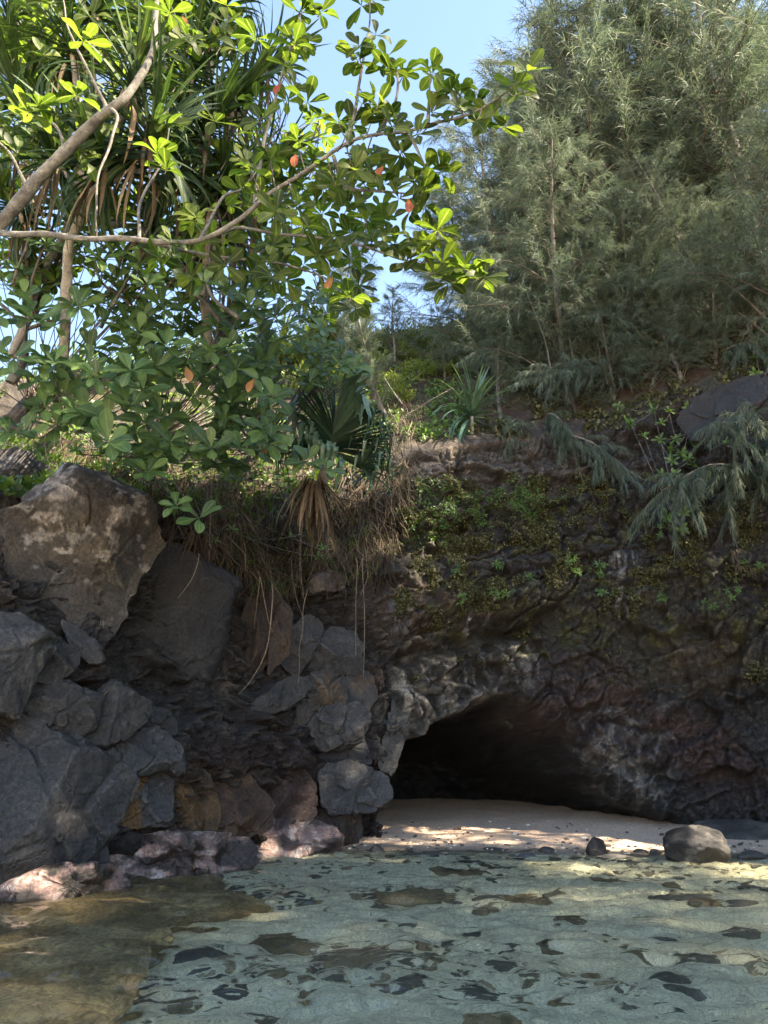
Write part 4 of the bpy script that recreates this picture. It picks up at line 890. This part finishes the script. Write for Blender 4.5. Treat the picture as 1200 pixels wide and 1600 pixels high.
def ironwood_meshes(seed, H=7.0, nb=42, lean=(.0, 0.), dens_=1.0, up=(.5, .9), reach=.36, bare=.03, nw=.010):
    rs = np.random.default_rng(seed); tz = np.linspace(0, 1, 9)
    tr = np.stack([lean[0] * tz ** 1.3 * H + .12 * np.sin(tz * 5 + seed), lean[1] * tz ** 1.3 * H + .12 * np.cos(tz * 4 + seed) - .12 * math.cos(seed), tz * H], -1); tr[0] = 0
    wood = [tube(tr, .016 * H, .003 * H, 7, 30)]; TP = catmull(tr, 60); bp, bd = [], []; limbs = []
    for i in range(nb):
        f = bare + (1 - bare) * (i + rs.random()) / nb; j = int(f * 58); o = TP[j]; az = i * 2.4 + rs.uniform(-.5, .5); el = rs.uniform(*up)
        L = H * reach * (1.12 - f) ** .7 * rs.uniform(.6, 1.15) + .25
        d = np.array([math.cos(az) * math.cos(el), math.sin(az) * math.cos(el), math.sin(el)])
        e = o + d * L; mid = o + d * L * .5 + np.array([0, 0, .06 * L]); e = e + np.array([0, 0, -.12 * L])
        br = catmull([o, mid, e], 14); limbs.append(tube([o, mid, e], .0045 * H * (1.1 - f) + .004, .003, 5, 8))
        for kq in range(int(9 * dens_)):
            q = rs.uniform(.18, 1.0); b0 = br[int(q * 13)]; d2 = norm(d * .9 + rs.normal(0, .55, 3) + np.array([0, 0, .15])); l2 = L * (.5 - .25 * q) * rs.uniform(.6, 1.2) + .1
            tt = np.linspace(.1, 1, max(3, int(l2 / .072)))[:, None]; pts = b0 + d2 * l2 * tt + np.array([0, 0, -.16 * l2]) * tt ** 2
            bp.append(pts); bd.append(np.repeat((d2 + np.array([0, 0, -.15]))[None], len(pts), 0))
            if kq < 4: limbs.append(tube([b0, b0 + d2 * l2 * .5, b0 + d2 * l2 * .95 + np.array([0, 0, -.14 * l2])], .005, .002, 3, 4))
        tt = np.linspace(.6, 1, 8)[:, None]; bp.append(o + (e - o) * tt); bd.append(np.repeat(d[None], 8, 0))
    bp = np.vstack(bp); bd = np.vstack(bd)
    V, F, rd = needles(bp, bd, 6, .27, nw, .42, .5)
    return mesh_np('trunk', *wood[0]), mesh_np('branches', *join(limbs)), mesh_np('crown', V, F, True, None, rd)
IW = [ironwood_meshes(1, 7, 56, dens_=1.0), ironwood_meshes(2, 7, 54, (-.18, -.1), 1.0, (.25, .95), .40), ironwood_meshes(3, 7, 52, (-.3, -.15), 1.15, (.1, .8), .42), ironwood_meshes(4, 7, 34, (.05, -.05), 1.0, (.6, 1.1), .24, .05), ironwood_meshes(5, 7, 40, (.0, .0), .55, (.2, .9), .36, .06, .012), ironwood_meshes(6, 7, 60, (.0, .0), 1.2, (.1, .9), .34, .38, .014)]
def ironwood(px, py, H, kind, label, rot=0., tilt=(0, 0), hill=1, mat='needle', sink=.15, pos=None, group=None):
    p, nn = wall_at(px, py, hill) if pos is None else (np.array(pos), None)
    root = empty('ironwood_tree', p - np.array([0, 0, sink]), label, 'tree', group); s = H / 7
    for nm, me, mt in zip(('trunk', 'branches', 'crown'), IW[kind], ('bark', 'bark_dark', mat)):
        o = link(nm, me, M[mt], root)
    root.scale = (s, s, s); root.rotation_euler = (tilt[0], tilt[1], rot); return root
ironwood(800, 560, 7.8, 1, 'ironwood with a wispy crown bordering the blue gap over the cave', .4)
ironwood(860, 500, 10.5, 0, 'tall straight ironwood on the hillside directly above the cave', 1.3)
ironwood(930, 500, 11.5, 0, 'leaning ironwood whose grey bough slants above the cave', .2)
ironwood(1010, 450, 12.0, 0, 'tall ironwood near the ridge of the right hillside', 2.9)
ironwood(1090, 400, 11.5, 1, 'ironwood with feathery top on the upper right slope', 4.4)
ironwood(1170, 380, 11.0, 0, 'ironwood growing over bare red soil on the right slope', 5.2)
ironwood(880, 610, 6.0, 2, 'short bent ironwood overhanging the cliff edge', 1.0)
ironwood(960, 600, 5.5, 1, 'young ironwood beside dry brown litter', 3.6)
ironwood(1040, 560, 5.2, 3, 'thin ironwood sapling above the rock outcrop', 2.0)
ironwood(1130, 520, 5.0, 2, 'ironwood bending out over the rock outcrop', -.4)
ironwood(790, 640, 3.6, 3, 'little ironwood next to the small upright screw pine', .9)
ironwood(1210, 560, 6.0, 1, 'ironwood at the right end of the outcrop', 1.7)
ironwood(600, 640, 3.8, 3, 'slim ironwood leaning over the green saddle', .3, (.0, -.35))
ironwood(625, 560, 2.6, 3, 'small ironwood standing on the saddle against the sky', 2.2)
ironwood(540, 560, 5.5, 3, 'pale thin ironwood behind the almond branches', 1.1, mat='needle_pale')
ironwood(700, 590, 2.4, 3, 'stubby ironwood on the lit saddle', 4.0)
for k, (px, py, H, kd) in enumerate([(760, 575, 5.5, 1), (830, 480, 7.5, 2), (900, 430, 8.5, 1), (960, 400, 8.0, 2), (1060, 340, 8.0, 1), (1140, 300, 7.5, 2), (1200, 330, 7.5, 1), (1000, 560, 4.0, 2), (920, 560, 4.5, 1), (840, 590, 4.0, 2)]):
    ironwood(px, py, H, kd, 'ironwood packed among others in the grove on the right hillside', k * 1.9, group='ironwood grove')
for k, (px, py, H, kd) in enumerate([(790, 600, 3.0, 2), (850, 625, 3.0, 1), (900, 640, 2.6, 2), (950, 625, 2.8, 1), (1010, 610, 2.8, 2), (1060, 590, 3.0, 1), (1110, 560, 3.2, 2), (1170, 540, 3.2, 1), (830, 570, 4.0, 1), (985, 575, 3.4, 2), (1090, 500, 4.0, 1)]):
    ironwood(px, py, H, kd, 'low feathery ironwood covering the foot of the grove above the cliff', k * 2.3, group='low ironwoods')
# unseen trees added on the spur
_sp = np.argwhere((cx > 10.6) & (cyy < 11.2))[:, 0]
for k in range(20):
    q = POS[NR1 + (4, 13, 22)[k % 3], _sp[int((k + .5) / 20 * (len(_sp) - 1))]]
    if q[1] > 6.5: H, kd = 11.0, 4
    elif q[1] > .3:
        H, kd = 9.5, 4
        if k % 2 and q[1] > 1.8: H, kd = 17.0, 5
    else: H, kd = 9.8, (4, 0)[k % 2]
    if q[1] > -6 and not (q[1] > 6.5 and k % 2): ironwood(0, 0, H, kd, 'unseen ironwood added on the right spur to filter the sun', k * 1.3, pos=q, group='unseen ironwoods added on the spur')
# low branches drooping over the cliff
def frond(px, py, L, direc, label, n=26, mat='needle_pale', name='ironwood_branch', hill=None, wdt=.011):
    p, nn = wall_at(px, py, hill); p = p + nn * .15; d = norm(np.array(direc, float)); root = empty(name, p, label, 'branch')
    e = p + d * L; mid = p + d * L * .5 + np.array([0, 0, .12 * L]); br = catmull([p - nn * .3, p, mid, e], 30)
    part('stem', mesh_np('stem', *tube([p - nn * .3, p, mid, e], .022, .005, 6, 16)), M['bark_pale'], root)
    bp, bd = [], []
    for i in range(n):
        q = RNG.uniform(.25, 1); b0 = br[int(q * 29)]; d2 = norm(d * .8 + RNG.normal(0, .5, 3) + np.array([0, -.2, -.25])); l2 = L * .38 * RNG.uniform(.5, 1.1)
        tt = np.linspace(.05, 1, max(4, int(l2 / .04)))[:, None]; bp.append(b0 + d2 * l2 * tt + np.array([0, 0, -.3 * l2]) * tt ** 2); bd.append(np.repeat((d2 + np.array([0, 0, -.4]))[None], len(tt), 0))
    V, F, rd = needles(np.vstack(bp), np.vstack(bd), 6, .22, wdt, .4, .6); part('needles', mesh_np('needles', V, F, True, None, rd), M[mat], root, kind='stuff')
frond(1190, 735, 2.6, (-.75, -.35, -.25), 'big drooping ironwood branch hanging in front of the cliff on the right', 60, 'needle')
frond(1230, 690, 2.4, (-.7, -.5, -.1), 'upper drooping ironwood branch under the rock outcrop', 50, 'needle')
frond(900, 690, 1.5, (.6, -.4, -.75), 'single ironwood twig dangling below the cliff edge', 26)
frond(1040, 500, 2.6, (-.75, -.45, -.25), 'pale ironwood bough sweeping down across the red soil', 50)
frond(960, 600, 2.2, (-.85, -.35, -.25), 'long pale ironwood bough reaching over the cave cliff', 46)
frond(860, 650, 1.6, (.1, -.6, -.6), 'short ironwood bough hanging from the bent tree', 34, 'needle')
frond(800, 660, 1.4, (-.2, -.5, -.5), 'ironwood bough beside the small upright screw pine', 30, 'needle')
frond(1130, 560, 2.0, (.2, -.6, -.4), 'ironwood bough spreading over the outcrop', 44, 'needle')

# ------------------------------------------------------------------ shrubs, ground cover, vines
def bush_mesh(seed, n=900, r=(.6, .6, .45), leaf=.09, clumps=26):
    rs = np.random.default_rng(seed); cs_ = norm(rs.normal(size=(clumps, 3))) * rs.uniform(.35, 1, (clumps, 1)); cs_[:, 2] = np.abs(cs_[:, 2])
    ci = rs.integers(0, clumps, n); p = (cs_[ci] + rs.normal(0, .17, (n, 3))) * np.array(r)
    al = norm(p / np.array(r) + rs.normal(0, .6, (n, 3)) + np.array([0, 0, .3])); fr = frame(al, rs.normal(size=(n, 3)) + np.array([0, -.4, .8]))
    V, F, rd = scatter(T_SMALL, rs.integers(0, 2, n), fr, p, leaf * rs.uniform(.6, 1.3, n)); return mesh_np('leaves', V, F, True, None, rd)
BUSH = [bush_mesh(1), bush_mesh(2, 1100, (.8, .6, .4)), bush_mesh(3, 1000, (.6, .5, .6), .11)]
BSTEM = mesh_np('stem', *join([tube([(0, 0, -.25), (.02, .05, .1), (.1 * math.cos(a), .1 * math.sin(a), .35)], .02, .008, 5, 6) for a in (0, 2, 4)]))
def bush(px, py, s, kind, label, mat='shrub', hill=1, group=None, lift=.1, name='shrub', pos=None, toward=0.):
    p, nn = wall_at(px, py, hill) if pos is None else (np.array(pos), np.array([0, 0, 1.]))
    root = empty(name, p + nn * lift + np.array([0, -toward, 0]), label, 'shrub', group); root.scale = (s, s, s); root.rotation_euler = (0, 0, px * .37)
    me = BUSH[kind]
    if mat != 'shrub': me = me.copy(); me.materials.clear()
    link('leaves', me, M[mat], root); link('stem', BSTEM, M['bark_dark'], root)
lab = 'leafy shrub on the sunny saddle between the hills'
for k, (px, py, s) in enumerate([(560, 545, 1.2), (600, 535, 1.0), (645, 528, .9), (680, 535, .8), (705, 535, .9), (730, 545, 1.0), (580, 570, 1.1), (640, 560, .8), (690, 560, .7), (655, 590, .8), (610, 600, .8), (560, 600, 1.1), (620, 630, .7), (690, 585, .7)]):
    bush(px, py, s, k % 3, lab, 'shrub_sun_tint', group='shrubs on the saddle')
for k, (px, py, s) in enumerate([(430, 520, 1.5), (470, 500, 1.4), (500, 540, 1.3), (530, 520, 1.3), (450, 560, 1.3), (400, 540, 1.4), (510, 590, 1.2), (480, 610, 1.1)]):
    bush(px, py, s, k % 3, 'yellow green bush in the sunlit background behind the almond saplings', 'shrub_sun_tint', group='bushes behind the saplings')
for k, (px, py, Y) in enumerate([(470, 480, 14.5), (520, 455, 16), (430, 470, 15), (555, 500, 16)]):
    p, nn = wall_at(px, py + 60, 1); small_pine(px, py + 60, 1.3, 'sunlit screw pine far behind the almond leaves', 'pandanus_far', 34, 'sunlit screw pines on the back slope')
for k, (px, py, s) in enumerate([(30, 560, 1.2), (120, 540, 1.2), (220, 560, 1.2), (320, 560, 1.3), (20, 480, 1.3), (150, 480, 1.2), (270, 500, 1.3), (380, 590, 1.1), (60, 600, 1.3), (0, 600, 1.4), (-20, 640, 1.2), (40, 640, 1.0), (200, 520, 1.6), (340, 510, 1.5), (90, 500, 1.6)]):
    bush(px, py, s, k % 3, 'dense dark shrub filling the thicket on the left bank', hill=1, group='thicket shrubs on the left bank')
# leafy naupaka hanging on the right of the cliff
def naupaka(spots_, label, size=.12, base=None, cap=60, outw=1.0):
    P0 = wall_at(*spots_[0])[0]; root = empty('naupaka', P0, label, 'shrub'); fo = Foliage(); tw = []; prev = P0
    for (px, py) in spots_:
        p, nn = wall_at(px, py); p = p + nn * random.uniform(.12, .35) * outw + np.array([0, -.1, 0]); tw.append(tube([prev - np.array([0, 0, .05]), lerp(prev, p, .5) + np.array([0, 0, -.08]), p], .008, .005, 5, 6))
        if random.random() < .6: prev = p
        rosette(fo, p, np.array([0, -.7, .5]) + .4 * RNG.normal(size=3), 9, size * random.uniform(.8, 1.2), (.5, 1.4), 2)
    v_, f_ = join(tw); part('stems', mesh_np('stems', v_, f_), M['bark'], root, kind='stuff'); fo.build(root, T_SMALL, M['naupaka'], cap)
naupaka([(1065, 650), (1045, 665), (1030, 680), (1050, 690), (1070, 690), (1040, 705), (1060, 715), (1075, 700), (1025, 690), (1045, 730), (1070, 725), (1035, 745), (1055, 750), (1040, 770), (1060, 775), (1050, 790), (1070, 805), (1045, 810), (1062, 825), (1000, 690), (985, 680), (1085, 735), (1020, 655), (960, 650), (975, 665)], 'bright green leafy vine hanging down the mossy cliff', .15)
naupaka([(1185, 505), (1195, 530), (1180, 550), (1198, 560), (1190, 580), (1178, 600), (1200, 605), (1190, 620), (1175, 570), (1205, 540)], 'leafy shrub sprig beside the rock outcrop', .14)
naupaka([(1150, 690), (1170, 685), (1190, 690), (1130, 705), (1165, 700), (1195, 700)], 'yellowing shrub under the rock outcrop', .12)
naupaka([(random.uniform(90, 440), random.uniform(640, 800)) for _ in range(95)], 'low green creeper spread over the dry thatch below the almond saplings', .17, cap=120, outw=2.0)
naupaka([(10, 500), (30, 515), (50, 530), (70, 520), (20, 540), (60, 545), (40, 490), (5, 640), (0, 660), (15, 620)], 'small leaved shrub left of the largest pale almond leaves', .13)
naupaka([(400, 770), (420, 790), (450, 770), (430, 815), (395, 800), (470, 835), (440, 850), (380, 850), (410, 870), (350, 830), (465, 880), (490, 860), (300, 790), (330, 850)], 'sprawling green creeper in the dry grass under the screw pine', .10)
# ground cover and moss: leaves picked from the sheet
T_TINY = [(np.array([[-.3, .4, 0.], [0, 0, 0], [.3, .4, 0], [0, 1, -.1]]), np.array([[0, 1, 2, 3]])), (np.array([[-.4, .3, .1], [0, 0, 0], [.35, .6, 0], [0, .9, .1]]), np.array([[0, 1, 2, 3]]))]
def cover(name, label, cat, sel, n, size, mat, lift=.03, out=.5, templ=None, kind='stuff'):
    idx = np.argwhere(sel)
    i = idx[RNG.integers(0, len(idx), n)]; p = POS[i[:, 0], i[:, 1]] + RNG.normal(0, .02, (n, 3)); nn = NV[i[:, 0], i[:, 1]]
    p = p + nn * lift * RNG.random((n, 1)); al = norm(nn * out + RNG.normal(0, .6, (n, 3)) + np.array([0, 0, -.25])); fr = frame(al, nn + RNG.normal(0, .5, (n, 3)))
    tt = templ or T_SMALL; V, F, rd = scatter(tt, RNG.integers(0, len(tt), n), fr, p, size * RNG.uniform(.5, 1.4, n)); link(name, mesh_np(name, V, F, True, None, rd), M[mat], None, label, cat, kind=kind)
nz = fbm(BASE * 2.2, 4, 501); nz2 = fbm(BASE * 6, 3, 511)
inmouth = CAVE > .15
cover('moss', 'olive moss and tiny leaves speckling the damp cliff above the cave', 'moss', (ishill == 0) & (bpy_ > 745) & (bpy_ < 1070) & (bpx > 610) & (bpx < 1260) & (nz + .5 * nz2 > .02 + np.maximum(0, (bpy_ - 900) / 260) + .25 * np.abs(fbm(BASE * .9, 2, 777))) & ~inmouth, 42000, .05, 'moss', .05, templ=T_TINY)
cover('ground_cover', 'low bright green plants carpeting the slope above the cave', 'ground cover', (ishill == 1) & (bpx > 560) & (bpx < 740) & (bpy_ > 500) & (bpy_ < 690) & (nz > -.15), 5000, .11, 'naupaka', .08)
cover('hill_plants', 'mixed low plants and litter covering the right hillside', 'ground cover', (ishill == 1) & (bpx > 740) & (bpx < 1300) & (nz > .02), 12000, .10, 'moss', .08, templ=T_TINY)
cover('bank_plants', 'low plants covering the back of the left bank', 'ground cover', (ishill == 1) & (bpx < 600) & (nz > -.3), 16000, .15, 'shrub', .14, templ=T_TINY)
cover('cliff_greens', 'lighter green weeds clustered under the cliff rim', 'weeds', (ishill == 0) & (np.hypot((bpx - 650) / 70, (bpy_ - 800) / 55) < 1 + .5 * nz), 1800, .055, 'fern', .08)
cover('rim_weeds', 'green weeds and moss on the ledge above the cave', 'weeds', (ishill == 0) & (np.hypot((bpx - 800) / 110, (bpy_ - 785) / 30) < 1 + .6 * nz) & (nz2 > 0), 1600, .05, 'fern', .06)
FERN = [strip_leaf([(0, .02), (.3, .10), (.7, .12), (1, .02)], b, .2) for b in (.6, 1.2)]
for k, (px, py) in enumerate([(767, 882), (767, 935), (710, 890), (828, 890), (885, 885), (932, 880), (935, 893), (895, 897), (765, 925), (728, 928), (790, 938), (1035, 925), (1145, 940), (1110, 950), (1180, 888), (1150, 918), (938, 918), (1025, 830), (845, 780), (690, 830), (640, 830), (625, 790), (660, 770), (700, 795), (735, 800), (755, 825)]):
    p, nn = wall_at(px, py, 0); root = empty('fern', p, 'small bright green fern tuft growing on the dark cliff', 'fern', 'fern tufts on the cliff'); fo = Foliage()
    rosette(fo, p + nn * .03, nn + np.array([0, 0, .3]), 11, random.uniform(.07, .13), (.3, 1.5), 2); [rosette(fo, p + nn * .03 + RNG.normal(0, .09, 3), nn + RNG.normal(0, .4, 3), 7, random.uniform(.05, .09), (.3, 1.5), 2) for _ in range(3)]; fo.build(root, FERN, M['fern'], 0)
p, nn = wall_at(1145, 862, 0); root = empty('grass_tuft', p, 'dry tan grass tuft hanging from the right cliff', 'grass'); fo = Foliage()
for i in range(40): fo.add(0, frame(np.array([random.uniform(-.4, .4), random.uniform(-.5, -.1), -1]), np.array([0, -1, .3])), p + np.array([random.uniform(-.12, .12), -.05, random.uniform(-.05, .1)]), random.uniform(.3, .5))
fo.build(root, T_PAN[:1], M['thatch'], 40, 'blade')
p, nn = wall_at(820, 778, 0); cover('moss_cushion', 'thick yellow green moss cushion on the cliff ledge', 'moss', (ishill == 0) & (np.hypot((bpx - 822) / 30, (bpy_ - 785) / 22) < 1 + .3 * nz), 1500, .04, 'naupaka', .05)
# ------------------------------------------------------------------ dry thatch on the bank, hanging roots
THEDGE = [(60, 590), (140, 600), (250, 640), (420, 640), (470, 700), (600, 640), (660, 650), (640, 720), (600, 900), (560, 880), (470, 920), (380, 900), (330, 880), (250, 840), (215, 780), (150, 750), (80, 740), (60, 680)]
selt = poly_sd(FPX_, FPY_, THEDGE) < 0
idx = np.argwhere(selt); nT = 7000; i = idx[RNG.integers(0, len(idx), nT)]; p = POS[i[:, 0], i[:, 1]]; nn = NV[i[:, 0], i[:, 1]]; p = p + nn * RNG.uniform(.02, .35, (nT, 1)) + np.array([0, 0, .1])
al = norm(np.array([.1, -.25, -1.0]) + RNG.normal(0, .42, (nT, 3)) * np.array([1, .7, .6])); fr = frame(al, nn + RNG.normal(0, .4, (nT, 3)))
TH = [strip_leaf([(0, .010), (.3, .014), (.7, .011), (1, .002)], b, .3) for b in (.1, .6, 1.1, -.5)]
V, F, rd = scatter(TH, RNG.integers(0, 4, nT), fr, p, RNG.uniform(.25, .75, nT)); link('dry_thatch', mesh_np('dry_thatch', V, F, True, None, rd), M['thatch'], None, 'tangled dry brown leaves and roots spilling over the bank edge', 'thatch', kind='stuff')
selg = poly_sd(FPX_, FPY_, [(300, 760), (420, 760), (560, 800), (600, 860), (560, 900), (470, 915), (380, 910), (340, 880)]) < 0
idx = np.argwhere(selg); nT = 1500; i = idx[RNG.integers(0, len(idx), nT)]; p = POS[i[:, 0], i[:, 1]] + NV[i[:, 0], i[:, 1]] * .12
fr = frame(norm(np.array([.1, -.4, -.5]) + RNG.normal(0, .5, (nT, 3))), RNG.normal(size=(nT, 3)) + np.array([0, -.5, 1]))
V, F, rd = scatter(TH[1:3], RNG.integers(0, 2, nT), fr, p, RNG.uniform(.2, .5, nT)); link('hanging_grass', mesh_np('hanging_grass', V, F, True, None, rd), M['shrub'], None, 'green grass blades drooping below the dry thatch', 'grass', kind='stuff')
ROOTS = [([(330, 700), (332, 760), (330, 830), (322, 930)], 'thin'), ([(472, 800), (470, 870), (474, 930)], 'thin'), ([(558, 880), (556, 950), (556, 1024)], 'straight'), ([(566, 880), (570, 960), (568, 1060)], 'straight'), ([(572, 860), (574, 900), (563, 930)], 'thin'),
         ([(404, 905), (400, 950), (398, 982)], 'broken'), ([(404, 900), (415, 950), (427, 986)], 'broken'), ([(455, 880), (462, 930), (474, 968)], 'thin'), ([(478, 930), (470, 1000), (465, 1070)], 'thin'), ([(425, 920), (418, 1010), (395, 1060), (375, 1085)], 'curved'),
         ([(310, 870), (300, 905), (278, 935)], 'curved'), ([(345, 890), (360, 915), (350, 960)], 'curved'), ([(50, 600), (60, 650), (30, 700), (0, 720)], 'looping'), ([(55, 620), (50, 670), (52, 715)], 'looping'), ([(475, 720), (470, 820), (468, 905)], 'thin'),
         ([(95, 610), (80, 640), (70, 690), (80, 740)], 'looping'), ([(700, 610), (650, 640), (610, 660)], 'looping')]
for k, (pts, kd) in enumerate(ROOTS):
    P = []
    for (px, py) in pts:
        q, nn = wall_at(px, py); P.append(q)
    ymin = min(q[1] for q in P) - .35; P = [at_y(px, py, ymin) for px, py in pts]
    q0, n0 = wall_at(*pts[0]); P = [q0 + np.array([0, 0, .1])] + P
    lb = {'thin': 'thin root hanging from the grassy bank', 'straight': 'long straight hanging root below the cliff edge screw pine', 'broken': 'pale broken stalk dangling under the grass', 'curved': 'curved dry root lying against the dark slab', 'looping': 'woody root looping out of the dry thatch'}[kd]
    link('hanging_root', mesh_np('hanging_root', *tube(P, .011 if kd != 'thin' else .007, .005, 5, 24, .02)), M['root'], None, lb, 'root', 'hanging roots ' + kd)
q, nn = wall_at(157, 1085); stl = [at_y(173, 1074, q[1] - .45), at_y(165, 1083, q[1] - .46), at_y(152, 1097, q[1] - .46)]
link('leaf_stalk', mesh_np('leaf_stalk', *tube(stl, .005, .011, 5, 8)), M['dead'], None, 'fallen yellow leaf stalk lying on the blocky boulder', 'leaf')
# bare twigs in the thicket and on the slope
def poles(lst, label, group, mat, r=.02, name='bare_stem'):
    for pts, Y in lst:
        link(name, mesh_np(name, *tube([at_y(a, b, Y + .1 * k) for k, (a, b) in enumerate(pts)], r, r * .5, 6, 14, .02)), M[mat], None, label, 'stem', group)
poles([([(405, 560), (402, 480), (400, 430)], 10.5), ([(330, 570), (340, 500), (345, 450)], 9.5), ([(95, 490), (102, 420), (112, 370)], 7.4)], 'pale upright bare stem standing in the left thicket', 'pale stems in the thicket', 'bark_pale', .03)
for k in range(26):
    x, y = random.uniform(-20, 420), random.uniform(300, 520); Y = random.uniform(7.0, 8.6); a = random.uniform(-1, 1)
    pts = [at_y(x, y, Y), at_y(x + 60 * a, y - 50, Y - .2), at_y(x + 90 * a + 30, y - 120, Y)]
    part('branch', mesh_np('branch', *tube(pts, random.uniform(.012, .028), .008, 6, 14, .05)), M['bark_dark' if k % 2 else 'bark'], THK)
sl = wall_at(870, 600, 1)[0][1]
poles([([(868, 605), (850, 530), (822, 455)], sl - 1.2), ([(905, 590), (895, 560), (888, 525)], sl - 1.2), ([(950, 600), (938, 560), (930, 500)], sl - 1.2), ([(628, 632), (612, 608), (596, 585)], 15.5)], 'slender grey bare stem among the ironwoods', 'bare stems among the ironwoods', 'bark', .022)
